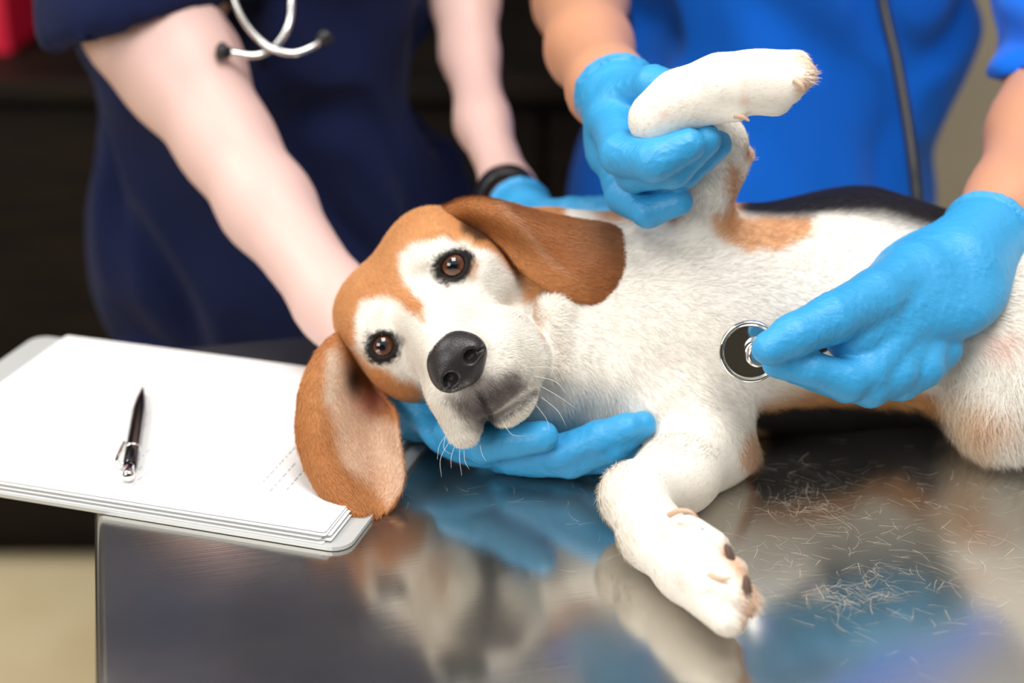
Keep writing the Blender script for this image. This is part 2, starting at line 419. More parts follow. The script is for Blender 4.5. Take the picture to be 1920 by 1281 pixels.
for i in range(30):
    u = 0.016 + i * 0.0066
    v0 = rng.choice([0.012, 0.02, 0.10]); rows.append((u, v0, v0 + rng.uniform(0.02, 0.16) if v0 < 0.05 else v0 + rng.uniform(0.01, 0.09), 0.0011))
rows = [r for r in rows if rng.random() < 0.8]
print_lines([(u, a, min(b_, 0.2), w) for u, a, b_, w in rows], M_ink, 'printed_text')
print_lines([(0.236, 0.045, 0.10, 0.0011), (0.245, 0.035, 0.075, 0.0010), (0.254, 0.04, 0.07, 0.0011), (0.258, 0.075, 0.09, 0.0009)], M_ink2, 'bold_text')

def lathe(prof, A, B, n=24):
    """profile (t along A->B in metres, radius) revolved round the axis"""
    A = np.array(A); d = np.array(B) - A; d = d / np.linalg.norm(d)
    u = np.cross(d, [0, 0, 1.0]); u /= np.linalg.norm(u); w = np.cross(d, u)
    ang = np.linspace(0, 2 * np.pi, n, endpoint=False)
    V = np.concatenate([A + d * t + r * (np.cos(ang)[:, None] * u + np.sin(ang)[:, None] * w) for t, r in prof])
    F = []
    for i in range(len(prof) - 1):
        for j in range(n): F.append((i * n + j, i * n + (j + 1) % n, (i + 1) * n + (j + 1) % n, (i + 1) * n + j))
    return V, np.array(F)[:, ::-1]
def tube(pts, r, n=12, sub=10):
    """smooth tube through points; r number or list"""
    pts = np.array(pts, float); m = len(pts); rr = np.full(m, r) if np.isscalar(r) else np.array(r, float)
    C, R = [], []
    for i in range(m - 1):
        p0 = pts[max(i - 1, 0)]; p1 = pts[i]; p2 = pts[i + 1]; p3 = pts[min(i + 2, m - 1)]
        for t in np.linspace(0, 1, sub, endpoint=(i == m - 2)):
            C.append(0.5 * (2 * p1 + (p2 - p0) * t + (2 * p0 - 5 * p1 + 4 * p2 - p3) * t * t + (3 * p1 - p0 - 3 * p2 + p3) * t ** 3)); R.append(rr[i] * (1 - t) + rr[i + 1] * t)
    C = np.array(C); T = np.gradient(C, axis=0); T /= np.linalg.norm(T, axis=1, keepdims=True)
    u = np.cross(T[0], [0.3, 0.2, 0.9]); ang = np.linspace(0, 2 * np.pi, n, endpoint=False); V = []
    for i in range(len(C)):
        u = u - T[i] * (u @ T[i]); u /= np.linalg.norm(u); w = np.cross(T[i], u)
        V.append(C[i] + R[i] * (np.cos(ang)[:, None] * u + np.sin(ang)[:, None] * w))
    V = np.concatenate(V); F = []
    L = len(C)
    for i in range(L - 1):
        for j in range(n): F.append((i * n + j, i * n + (j + 1) % n, (i + 1) * n + (j + 1) % n, (i + 1) * n + j))
    V = np.concatenate([V, C[:1], C[-1:]]); T3 = [(L * n, (j + 1) % n, j) for j in range(n)] + [(L * n + 1, (L - 1) * n + j, (L - 1) * n + (j + 1) % n) for j in range(n)]
    return V, [np.array(F), np.array(T3)]
pr = 0.0047
pa = TP(268, 726, ztop + pr); pb = TP(240, 896, ztop + pr); plen = np.linalg.norm(pb - pa)
pen = empty('ballpoint_pen', tuple((pa + pb) / 2), 'black click pen with silver button lying on the white papers', 'pen')
s = plen / 0.14
V, F = lathe([(0, 0.0006), (0.004 * s, 0.0012), (0.006 * s, 0.0016), (0.022 * s, 0.0036), (0.04 * s, pr), (0.098 * s, pr), (0.0985 * s, pr)], pa, pb)
mesh_obj('barrel', V, F, mat('pen_black', tuple(lin(14, 15, 17)), 0.22, coat=0.4), pen)
V, F = lathe([(0.0985 * s, pr + 0.0001), (0.1010 * s, pr + 0.0003), (0.1012 * s, pr - 0.0002)], pa, pb); mesh_obj('ring', V, F, M_chrome, pen)
V, F = lathe([(0.101 * s, pr - 0.0001), (0.122 * s, pr - 0.0003), (0.1235 * s, 0.0036)], pa, pb); mesh_obj('cap', V, F, bpy.data.materials['pen_black'], pen)
V, F = lathe([(0.122 * s, 0.0032), (0.133 * s, 0.0034), (0.134 * s, 0.0038), (0.139 * s, 0.0036), (0.14 * s, 0.002), (0.14 * s, 0.0)], pa, pb); mesh_obj('push_button', V, F, M_chrome, pen)
dpen = (pb - pa) / plen; sd = np.cross(dpen, [0, 0, 1]); sd /= np.linalg.norm(sd)
if sd[0] > 0: sd = -sd
V, F = tube([pa + dpen * 0.120 * s + sd * 0.004, pa + dpen * 0.117 * s + sd * 0.0085 + [0, 0, 0.001], pa + dpen * 0.10 * s + sd * 0.0078, pa + dpen * 0.088 * s + sd * 0.0062], 0.0010, 8)
mesh_obj('pocket_clip', V, F, M_chrome, pen)

# ------------------------------------------------------------------ the beagle
EYE_D = 0.985
Fv = np.array([0.136, -0.254, 0.957]); Fv /= np.linalg.norm(Fv)       # camera axes: right, up, towards camera
Lv = np.array([0.664, 0.748, 0.104]); Lv -= Fv * (Lv @ Fv); Lv /= np.linalg.norm(Lv)
Uv = np.cross(Fv, Lv)
CA = np.array([RIGHT, UPV, -FWD])
HL, HF, HU = Lv @ CA, Fv @ CA, Uv @ CA
HM = np.array([HL, HF, HU])
HO = P(783, 574, EYE_D)
def H(x, y, z): return HO + (HL * x + HF * y + HU * z) * 0.01
def toH(V): return (V - HO) @ HM.T * 100
def cpos(px, py, d): return P(px, py, d)
lo = np.array([-0.16, 0.66, TZ - 0.004]); hi = np.array([0.50, 1.19, TZ + 0.33])
fx = axis(lo[0], hi[0], 0.0030, -0.115, 0.045, 0.0013)
fy = axis(lo[1], hi[1], 0.0030, 0.84, 1.01, 0.0015)
fz = axis(lo[2], hi[2], 0.0028, TZ + 0.035, TZ + 0.185, 0.0013)
D = Field(fx, fy, fz)
# trunk
D.chain([(P(1120, 600, 1.065), 0.064), (P(1280, 600, 1.065), 0.069), (P(1450, 600, 1.075), 0.0705), (P(1610, 580, 1.09), 0.0755), (P(1760, 600, 1.085), 0.062),
         (P(1870, 610, 1.08), 0.056), (P(2010, 600, 1.08), 0.066), (P(2120, 610, 1.08), 0.06)], 0.03)
D.ell(P(1240, 640, 1.035), (0.075, 0.05, 0.060), k=0.03)
D.ell(P(1590, 480, 1.12), (0.055, 0.04, 0.035), k=0.03)
# neck and throat
D.chain([(P(1130, 590, 1.065), 0.060), (P(1010, 560, 1.065), 0.053), (P(900, 540, 1.07), 0.048)], 0.025)
D.chain([(P(1130, 690, 1.04), 0.040), (P(1040, 700, 1.02), 0.032), (P(960, 690, 1.01), 0.03)], 0.02)
D.cone(P(1045, 580, 0.995), P(1040, 690, 0.985), 0.012, 0.010, 0.007)
D.cone(P(1085, 560, 1.005), P(1085, 700, 0.995), 0.010, 0.012, 0.012)
# lower foreleg, folded on the table
D.chain([(P(1215, 730, 1.03), 0.046), (P(1290, 790, 1.015), 0.034), (P(1332, 834, 1.002), 0.0245)], 0.02)
D.cone(P(1332, 834, 1.002), P(1392, 856, 1.005), 0.020, 0.0095, 0.010)
D.chain([(P(1332, 846, 1.0), 0.024), (P(1270, 890, 0.968), 0.023), (P(1188, 932, 0.935), 0.0185)], 0.012)
D.chain([(P(1188, 932, 0.932), 0.0185), (P(1225, 1005, 0.902), 0.0178), (P(1295, 1065, 0.872), 0.018), (P(1345, 1110, 0.850), 0.0165)], 0.012)
for a, b, r0, r1 in (((1285, 1030, 0.866), (1372, 1074, 0.846), 0.0100, 0.0092), ((1300, 1075, 0.852), (1388, 1122, 0.834), 0.0105, 0.0098),
                     ((1285, 1095, 0.862), (1366, 1163, 0.834), 0.0105, 0.0096), ((1290, 1000, 0.880), (1338, 1026, 0.868), 0.0105, 0.0092)):
    D.cone(P(*a), P(*b), r0, r1, 0.0025)
D.cone(P(1330, 1105, 0.850), P(1348, 1115, 0.846), 0.012, 0.012, 0.006)
for a, b in (((1325, 1058, 0.838), (1400, 1100, 0.828)), ((1320, 1110, 0.836), (1395, 1150, 0.824)), ((1318, 1022, 0.860), (1365, 1046, 0.850))):
    D.cone(P(*a), P(*b), 0.0008, 0.0022, 0.004, sub=True)
# raised foreleg
D.chain([(P(1300, 460, 1.04), 0.036), (P(1312, 385, 1.01), 0.0170), (P(1340, 310, 0.99), 0.0165), (P(1346, 265, 0.98), 0.0155)], 0.016)
D.cone(P(1355, 292, 0.99), P(1400, 291, 0.993), 0.013, 0.0055, 0.007)
D.chain([(P(1346, 265, 0.98), 0.0155), (P(1290, 245, 0.962), 0.016), (P(1232, 226, 0.945), 0.0150)], 0.01)
D.chain([(P(1232, 222, 0.94), 0.0150), (P(1275, 190, 0.935), 0.0168), (P(1350, 160, 0.93), 0.0165), (P(1430, 148, 0.925), 0.0165)], 0.01)
for a, b, r0, r1 in (((1400, 125, 0.922), (1495, 120, 0.914), 0.0095, 0.0082), ((1400, 145, 0.915), (1500, 142, 0.906), 0.0100, 0.0088),
                     ((1400, 170, 0.918), (1478, 168, 0.910), 0.0100, 0.0088), ((1400, 180, 0.924), (1455, 188, 0.920), 0.0105, 0.0095)):
    D.cone(P(*a), P(*b), r0, r1, 0.004)
for a, b in (((1430, 132, 0.902), (1520, 128, 0.896)), ((1430, 157, 0.898), (1515, 156, 0.892)), ((1405, 180, 0.902), (1485, 184, 0.898))):
    D.cone(P(*a), P(*b), 0.0006, 0.0018, 0.004, sub=True)
D.cone(P(1320, 202, 0.930), P(1384, 216, 0.922), 0.010, 0.0045, 0.005)
D.cone(P(1280, 235, 0.945), P(1316, 255, 0.945), 0.009, 0.0055, 0.006)
# hind quarters: both thighs, legs leave the frame
D.chain([(P(1990, 560, 1.05), 0.05), (P(2120, 500, 1.0), 0.038)], 0.03)
D.chain([(P(1850, 710, 1.03), 0.034), (P(1880, 758, 1.02), 0.029), (P(2000, 740, 1.02), 0.035), (P(2130, 730, 1.0), 0.03)], 0.03)
D.chain([(P(1880, 620, 1.045), 0.05), (P(1990, 660, 1.04), 0.055)], 0.03)
# skull
D.chain([(H(0, -7, -1.6), 0.040), (P(930, 560, 1.07), 0.046)], 0.02)
D.ell(H(0, -4.8, -1.1), (0.0515, 0.056, 0.0385), HM, 0.012)
D.ell(H(0, -1.9, 0.15), (0.035, 0.0235, 0.022), HM, 0.014)
for s_ in (-1, 1):
    D.ell(H(s_ * 2.5, -4.6, 0.75), (0.030, 0.040, 0.0265), HM, 0.014)      # temples
    D.ell(H(s_ * 3.7, -3.4, -2.3), (0.023, 0.037, 0.030), HM, 0.012)      # cheeks
    D.ell(H(s_ * 2.8, -0.55, 1.35), (0.017, 0.0125, 0.0075), HM, 0.008)    # brows
    D.ell(H(s_ * 3.9, -1.2, -1.35), (0.013, 0.014, 0.010), HM, 0.010)     # below the eyes
D.cone(H(0, -1.4, -2.5), H(-0.1, 5.0, -3.5), 0.033, 0.0240, 0.012)        # muzzle
D.cone(H(0, -0.6, -0.2), H(0, 7.2, -1.75), 0.013, 0.0130, 0.014)          # bridge
D.cone(H(0, -3.0, -4.8), H(0, 4.2, -6.2), 0.025, 0.013, 0.010)            # lower jaw
D.cone(H(0, -2.0, -5.6), H(0, 5.0, -6.9), 0.022, 0.012, 0.010)
D.ell(H(-0.1, 5.3, -7.0), (0.0170, 0.0150, 0.0115), HM, 0.005)            # chin
D.cone(H(-1.9, 5.4, -4.1), H(-3.2, 5.5, -5.85), 0.0165, 0.0108, 0.008)    # flews
D.cone(H(1.6, 5.4, -4.3), H(2.15, 4.6, -6.1), 0.0180, 0.0158, 0.008)
D.ell(H(-0.5, 6.35, -4.5), (0.0185, 0.0165, 0.0170), HM, 0.006)
D.ell(H(0.9, 6.2, -5.0), (0.0150, 0.0150, 0.0150), HM, 0.006)
for s_ in (-1, 1): D.ell(H(s_ * 2.6, 2.8, -5.0), (0.014, 0.026, 0.021), HM, 0.010)
D.ell(H(0, 6.7, -2.4), (0.0175, 0.012, 0.0150), HM, 0.006)
# lip line under the flews and the groove below the nose
for lp in ([H(-1.1, 7.9, -5.4), H(-1.7, 7.3, -6.1), H(-2.5, 6.5, -6.75), H(-3.0, 5.2, -7.2), H(-3.9, 2.6, -6.9)],
           [H(-1.1, 7.9, -5.4), H(-0.2, 7.4, -6.4), H(1.1, 6.7, -7.1), H(2.3, 5.2, -7.65), H(3.6, 2.8, -7.4)]):
    for a, b in zip(lp[:-1], lp[1:]): D.cone(a, b, 0.0024, 0.0024, 0.004, sub=True)
D.cone(H(-0.3, 8.15, -3.7), H(-1.1, 7.95, -5.4), 0.0014, 0.0018, 0.003, sub=True)
# eyes: lid balls, then an almond opening
EYE = {s_: H(s_ * 3.3, -0.15, 0.0) for s_ in (-1, 1)}
gaze = {s_: (CP - EYE[s_]) / np.linalg.norm(CP - EYE[s_]) for s_ in (-1, 1)}
for s_ in (-1, 1):
    D.ell(EYE[s_] - gaze[s_] * 0.0005, (0.0128, 0.0128, 0.0128), None, 0.007)
for s_ in (-1, 1):
    g = gaze[s_]; h = HL - g * (HL @ g); h /= np.linalg.norm(h); v = np.cross(h, g); v = v if v @ HU > 0 else -v
    h2 = h * math.cos(0.12 * s_) - v * math.sin(0.12 * s_) * 1.0; v2 = np.cross(h2, g); v2 = v2 if v2 @ HU > 0 else -v2
    D.ell(EYE[s_] + g * 0.011 - v2 * 0.0006, ((0.0084, 0.0063, 0.0080) if s_ > 0 else (0.0068, 0.0062, 0.0080)), np.array([h2, v2, g]), 0.0018, sub=True)
    D.ell(EYE[s_], (0.0098, 0.0098, 0.0098), None, 0.0008, sub=True)
V, F = D.mesh(2)
# ---- coat colour (the pattern of the fur, with some shade painted in)
WHITE = lin(246, 239, 228); CREAM = lin(238, 222, 198); TAN = lin(214, 152, 98); TAN2 = lin(196, 128, 74); BROWN = lin(172, 106, 62); BLACK = lin(30, 26, 26); GREY = lin(120, 110, 108); PINK = lin(236, 190, 172)
def poly_sd(px, py, poly):
    poly = np.array(poly, float); n = len(poly); d = np.full(len(px), 1e9); ins = np.zeros(len(px), bool)
    for i in range(n):
        a = poly[i]; b = poly[(i + 1) % n]; e = b - a
        t = np.clip(((px - a[0]) * e[0] + (py - a[1]) * e[1]) / (e @ e + 1e-9), 0, 1)
        d = np.minimum(d, (px - a[0] - t * e[0]) ** 2 + (py - a[1] - t * e[1]) ** 2)
        c = (a[1] > py) != (b[1] > py)
        ins ^= c & (px < (b[0] - a[0]) * (py - a[1]) / (b[1] - a[1] + 1e-12) + a[0])
    d = np.sqrt(d); return np.where(ins, -d, d)
def line_d(px, py, pts):
    d = np.full(len(px), 1e9)
    for a, b in zip(pts[:-1], pts[1:]):
        a = np.array(a, float); b = np.array(b, float); e = b - a
        t = np.clip(((px - a[0]) * e[0] + (py - a[1]) * e[1]) / (e @ e + 1e-9), 0, 1)
        d = np.minimum(d, np.hypot(px - a[0] - t * e[0], py - a[1] - t * e[1]))
    return d
def coat(V, Nrm=None):
    px, py, d = pix(V); n1 = noise(V, 60, 3, 3); n2 = noise(V, 260, 5, 2)
    col = np.tile(WHITE, (len(V), 1))
    def mix(c, m): nonlocal col; m = np.clip(m, 0, 1)[:, None]; col = col * (1 - m) + c * m
    j = n1 * 9 + n2 * 6
    # trunk: black saddle on the far side of the back; along the table black fur with painted shade; tan between
    def area(poly, c, soft, a=1.0, jit=1.0, gate=None):
        m = smooth01(0.5 - (poly_sd(px, py, poly) + j * jit) / soft) * a
        if gate is not None: m = m * gate
        mix(c, m)
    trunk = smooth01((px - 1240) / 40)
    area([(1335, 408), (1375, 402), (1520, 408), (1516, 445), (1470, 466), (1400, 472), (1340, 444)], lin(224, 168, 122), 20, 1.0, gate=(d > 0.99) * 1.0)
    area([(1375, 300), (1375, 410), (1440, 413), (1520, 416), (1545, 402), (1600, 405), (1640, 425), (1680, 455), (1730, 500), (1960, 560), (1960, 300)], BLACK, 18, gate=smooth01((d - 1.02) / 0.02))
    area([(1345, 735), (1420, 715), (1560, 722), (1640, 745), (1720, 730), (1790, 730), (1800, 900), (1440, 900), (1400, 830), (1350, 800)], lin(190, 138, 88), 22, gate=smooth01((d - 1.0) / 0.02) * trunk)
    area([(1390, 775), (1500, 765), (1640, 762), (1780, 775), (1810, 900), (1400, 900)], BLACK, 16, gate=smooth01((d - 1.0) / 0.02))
    area([(1790, 700), (1850, 730), (1840, 860), (1780, 850), (1760, 740)], CREAM * 0.8 + TAN * .2, 50)
    mix(TAN, smooth01(1 - np.hypot((px - 1850) / 90, (py - 780) / 60)) * 0.85 * (n1 * .6 + .7))
    mix(PINK, smooth01(1 - np.hypot((px - 1870) / 70, (py - 640) / 40)) * 0.6)
    mix(TAN, smooth01(1.2 - np.hypot((px - 1150) / 50, (py - 395) / 30)) * smooth01((d - 1.0) / 0.03))
    mix(lin(228, 180, 140), smooth01(0.5 - (np.hypot((px - 1412) / 24, (py - 846) / 42) - 1 + n1 * .2) * 2) * (d > 0.97) * 0.8)
    mix(TAN2, smooth01(1 - np.hypot((px - 1405) / 16, (py - 292) / 26)) * 0.8 * (d > 0.96))
    mix(TAN, smooth01(1 - line_d(px, py, [(1380, 325), (1368, 430)]) / 22 + n1 * .2) * 0.8 * (px > 1300) * (d > 0.96)); mix(TAN2, smooth01(1 - line_d(px, py, [(1288, 360), (1262, 408)]) / 20) * 0.8 * (d > 0.97))
    mix(TAN, smooth01(1 - line_d(px, py, [(1490, 105), (1525, 130), (1500, 170)]) / 22) * 0.5 * (d < 0.95))
    # throat tints
    mix(TAN, smooth01(1 - line_d(px, py, [(1050, 640), (1040, 760)]) / 18) * 0.08)
    # front paw: tan fluff between the toes
    mix(TAN, smooth01(1 - line_d(px, py, [(1360, 1035), (1398, 1085), (1400, 1160)]) / 26) * 0.7 * (d < 0.9))
    for x, y, r in ((1245, 1005, 18), (1215, 960, 10), (1395, 190, 14), (1320, 160, 10), (1245, 215, 12)): mix(PINK, smooth01(1 - np.hypot(px - x, py - y) / r) * 0.7)
    # head
    h = toH(V); hd = smooth01((1055 - px + n1 * 4) / 10) * smooth01((h[:, 1] + 9.5) / 1.0) * smooth01((1.12 - d) / .03)
    hd = hd * (1 - smooth01((px - 1008 + n1 * 5) / 12) * smooth01((py - 545) / 20))
    hd = hd * (1 - smooth01((py - 700) / 20) * smooth01((px - 930) / 20) * (h[:, 1] < 2.0))
    face = col.copy(); keep = col; col = np.tile(TAN, (len(V), 1)); 
    mix(TAN2, smooth01(n1 * 0.8 + 0.3) * 0.5)
    mix(CREAM, smooth01(1 - np.hypot((px - 700) / 45, (py - 600) / 50)) * 0.3)
    muz = [(775, 462), (835, 450), (886, 462), (925, 478), (948, 505), (968, 530), (980, 570), (1004, 596), (1012, 640), (1045, 690), (1020, 800), (900, 870), (850, 855), (818, 790),
           (798, 748), (776, 716), (730, 700), (696, 688), (668, 650), (668, 598), (679, 571), (709, 563), (742, 568), (768, 585), (797, 606), (796, 580), (776, 552), (757, 520), (752, 485)]
    area(muz, WHITE, 16, 1.0, 0.8)
    mix(WHITE, smooth01(1.3 - np.hypot((px - 995) / 16, (py - 585) / 24)) )
    mix(CREAM, smooth01(1 - np.hypot((px - 800) / 60, (py - 790) / 60)) * 0.4)
    mix(TAN, smooth01(1 - line_d(px, py, [(735, 720), (820, 800)]) / 24) * 0.35)
    # black hair round the eyes
    for (cx, cy, rx, ry, ang) in ((851, 499, 38, 30, -25), (717, 651, 32, 30, -35)):
        a = math.radians(ang); dx = (px - cx) * math.cos(a) + (py - cy) * math.sin(a); dy = -(px - cx) * math.sin(a) + (py - cy) * math.cos(a)
        q = np.hypot(dx / rx, dy / ry) + n2 * 0.10 + noise(V, 700, 31, 1) * 0.16
        mix(BLACK, smooth01((1.30 - q) / 0.40))
    mix(BLACK, smooth01(1.1 - line_d(px, py, [(818, 517), (836, 528)]) / 14 + n2 * .3) * 0.6)
    mix(BLACK, smooth01(1.1 - line_d(px, py, [(735, 630), (756, 642)]) / 12 + n2 * .3) * 0.55)
    mix(BLACK, smooth01(1.2 - line_d(px, py, [(868, 431), (898, 450)]) / 11 + n2 * .4) * 0.85)
    mix(TAN, smooth01(1 - line_d(px, py, [(895, 490), (885, 520)]) / 14) * 0.5)
    mix(lin(120, 60, 40), smooth01(1 - np.hypot(px - 838, py - 538) / 7) * 0.7)
    # dark muzzle and lips
    dm = poly_sd(px, py, [(880, 735), (910, 712), (955, 700), (978, 722), (950, 750), (918, 770), (925, 792), (898, 800), (872, 778), (850, 748)])
    mix(GREY, smooth01(0.75 - (dm + n2 * 10) / 34) * 0.85)
    mix(lin(78, 68, 68), smooth01(0.3 - (dm + n2 * 10) / 40) * 0.8)
    mix(BLACK, smooth01(1.3 - line_d(px, py, [(896, 735), (911, 768), (925, 785), (960, 765), (1000, 735)]) / 8 + n2 * .3) * 0.8)
    mix(BLACK, smooth01(1.3 - line_d(px, py, [(1022, 655), (1034, 690), (1028, 703)]) / 7 + n2 * .2) * 0.9)
    mix(BLACK, smooth01(1.2 - line_d(px, py, [(914, 800), (906, 828)]) / 8 + n2 * .3) * 0.7)
    m = hd[:, None]; col = keep * (1 - m) + col * m
    return col
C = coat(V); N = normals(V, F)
if (N * (V - V.mean(0))).sum(1).mean() < 0: F = F[:, ::-1]; N = -N
if (N[np.argmin(V @ FWD)] @ FWD) > 0: F = F[:, ::-1]; N = -N
dog_c = P(1300, 760, 1.03)
dog = None
# ---- which way the hair lies
flow = []
def fl(a, b, w=1.0): flow.append((np.array(a), (np.array(b) - np.array(a)) / (np.linalg.norm(np.array(b) - np.array(a)) + 1e-9), w))
for s_ in (-1, 0, 1):
    fl(H(s_ * 1.5, 7, -2.5), H(s_ * 3.2, 4, -3.2)); fl(H(s_ * 2, 4, -1.5), H(s_ * 3.4, 0, -2.2)); fl(H(s_ * 1.0, 2, -0.4), H(s_ * 1.3, -2, 1.4)); fl(H(s_ * 1.5, 0, 1), H(s_ * 2.2, -3, 3.0))
    fl(H(s_ * 3, -3, 2.6), H(s_ * 3.6, -8, 2.2)); fl(H(s_ * 4.2, -1, -2.0), H(s_ * 5, -5, -3)); fl(H(s_ * 2, 3.5, -5.5), H(s_ * 2.8, 0.5, -7.0)); fl(H(s_ * 1.2, 6.8, -4.5), H(s_ * 2.0, 5.2, -6.8))
for x in range(1000, 2100, 100):
    for y in (450, 600, 740): fl(P(x, y, 1.02), P(x + 90, y + (25 if y > 500 else 5), 1.03))
fl(P(1040, 740, 1.0), P(1060, 820, 1.02)); fl(P(1120, 780, 1.0), P(1150, 860, 1.02)); fl(P(1250, 760, 1.0), P(1330, 830, 1.0)); fl(P(1370, 830, .99), P(1430, 880, .99))
fl(P(1330, 870, .98), P(1240, 915, .95)); fl(P(1260, 900, .95), P(1190, 950, .93)); fl(P(1190, 950, .92), P(1250, 1040, .88)); fl(P(1290, 1060, .86), P(1390, 1150, .84)); fl(P(1360, 1120, .85), P(1420, 1170, .84))
fl(P(1320, 400, 1.0), P(1350, 300, .98)); fl(P(1350, 300, .98), P(1280, 245, .96)); fl(P(1240, 220, .93), P(1330, 160, .92)); fl(P(1350, 160, .92), P(1450, 145, .91)); fl(P(1450, 145, .91), P(1540, 140, .9))
fl(P(1850, 720, 1.0), P(1840, 820, 1.0)); fl(P(1900, 760, 1.0), P(1930, 840, 1.0))
FA = np.array([f[0] for f in flow]); FD = np.array([f[1] for f in flow])
def comb(R, N, up, ran):
    d2 = ((R[:, None, :] - FA[None]) ** 2).sum(2) + 1e-5; w = 1 / d2 ** 2; g = (w[:, :, None] * FD[None]).sum(1)
    g += rng.normal(size=R.shape) * ran * np.linalg.norm(g, axis=1, keepdims=True)
    g -= N * (g * N).sum(1, keepdims=True); g /= np.linalg.norm(g, axis=1, keepdims=True) + 1e-9
    g = g + N * (up * (0.6 + 0.8 * rng.random(len(R))))[:, None]
    return g / np.linalg.norm(g, axis=1, keepdims=True)
def comb_chunks(R, N, up, ran):
    return np.concatenate([comb(R[i:i + 20000], N[i:i + 20000], up[i:i + 20000], ran) for i in range(0, len(R), 20000)])
def fur_mesh(name, V, F, C, N, parent, nh, lenf, widf, upf, denf, colf=None, ran=0.25, matl=None):
    fc = V[F].mean(1); fn = N[F].mean(1); mix = sample_surface(V, F, denf(fc, fn), nh)
    R = mix(V); Nn = mix(N); Nn /= np.linalg.norm(Nn, axis=1, keepdims=True) + 1e-9; Cc = mix(C)
    up = upf(R); dr = comb_chunks(R, Nn, up, ran)
    ln = lenf(R) * rng.uniform(0.6, 1.25, nh); wd = widf(R) * rng.uniform(0.7, 1.3, nh)
    tj = rng.uniform(0.70, 1.20, (nh, 1)); lum = np.clip(Cc.mean(1, keepdims=True) * 1.3, 0, 1); Cc = np.clip(Cc * (tj * (1 - lum * .45) + lum * .45), 0, 0.95)
    bend = -Nn * 0.25 * up[:, None]
    bv, bq, bt, bc, bn = blades(R - Nn * 0.0004, dr, Nn, ln, wd, Cc, bend)
    n0 = len(V)
    return mesh_obj(name, np.concatenate([V, bv]), [F, bq + n0, bt + n0], matl or M_fur, parent, True, np.concatenate([C, bc]), np.concatenate([N, bn]))
def head_w(R):
    px, py, d = pix(R); return smooth01((1060 - px) / 40) * smooth01((1.1 - d) / .05)
def eye_gap(R):
    return np.minimum(np.linalg.norm(R - EYE[-1], axis=1), np.linalg.norm(R - EYE[1], axis=1))
nose_c = H(-0.05, 7.9, -2.3)
def lenf(R):
    hw = head_w(R); px, py, d = pix(R); L = 0.0070 + 0.002 * smooth01(noise(R, 30, 9)) 
    L = L + 0.006 * smooth01((px - 1700) / 100) + 0.004 * smooth01((py - 680) / 40) * smooth01((1200 - px) / 50) * (1 - hw)
    L = L + 0.006 * smooth01((px - 1750) / 60) * smooth01((py - 640) / 60) + 0.007 * smooth01(1 - np.hypot(px - 1400, py - 1120) / 60) * (py > 1000) + 0.006 * smooth01(1 - np.hypot(px - 1420, py - 850) / 50) + 0.004 * smooth01(1 - np.hypot(px - 1510, py - 150) / 40)
    L = L - 0.003 * ((py > 850) | (py < 260)) * (px > 1100)
    lh = 0.0055 + 0.002 * smooth01((eye_gap(R) - 0.03) / 0.03); h = toH(R); lh = lh - 0.0025 * smooth01((h[:, 1] - 3) / 3)
    lh = lh * (0.35 + 0.65 * smooth01((eye_gap(R) - 0.011) / 0.012))
    return L * (1 - hw) + lh * hw
def widf(R): return 0.00042 * (1 - head_w(R)) + 0.00027 * head_w(R)
def upf(R): return 0.20 * (1 - head_w(R)) + 0.24 * head_w(R)
def denf(c, n):
    v = CP - c; v /= np.linalg.norm(v, axis=1, keepdims=True); f = (n * v).sum(1)
    w = np.where(f > -0.15, 1.0, 0.12) * (0.45 + 1.6 * head_w(c))
    e = eye_gap(c); w = w * (e > 0.0112) * (np.linalg.norm(c - nose_c, axis=1) > 0.014)
    return w
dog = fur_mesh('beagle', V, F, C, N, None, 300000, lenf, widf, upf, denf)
tag(dog, 'tan, white and black beagle lying on its side on the steel table', 'dog')
DOGV = V

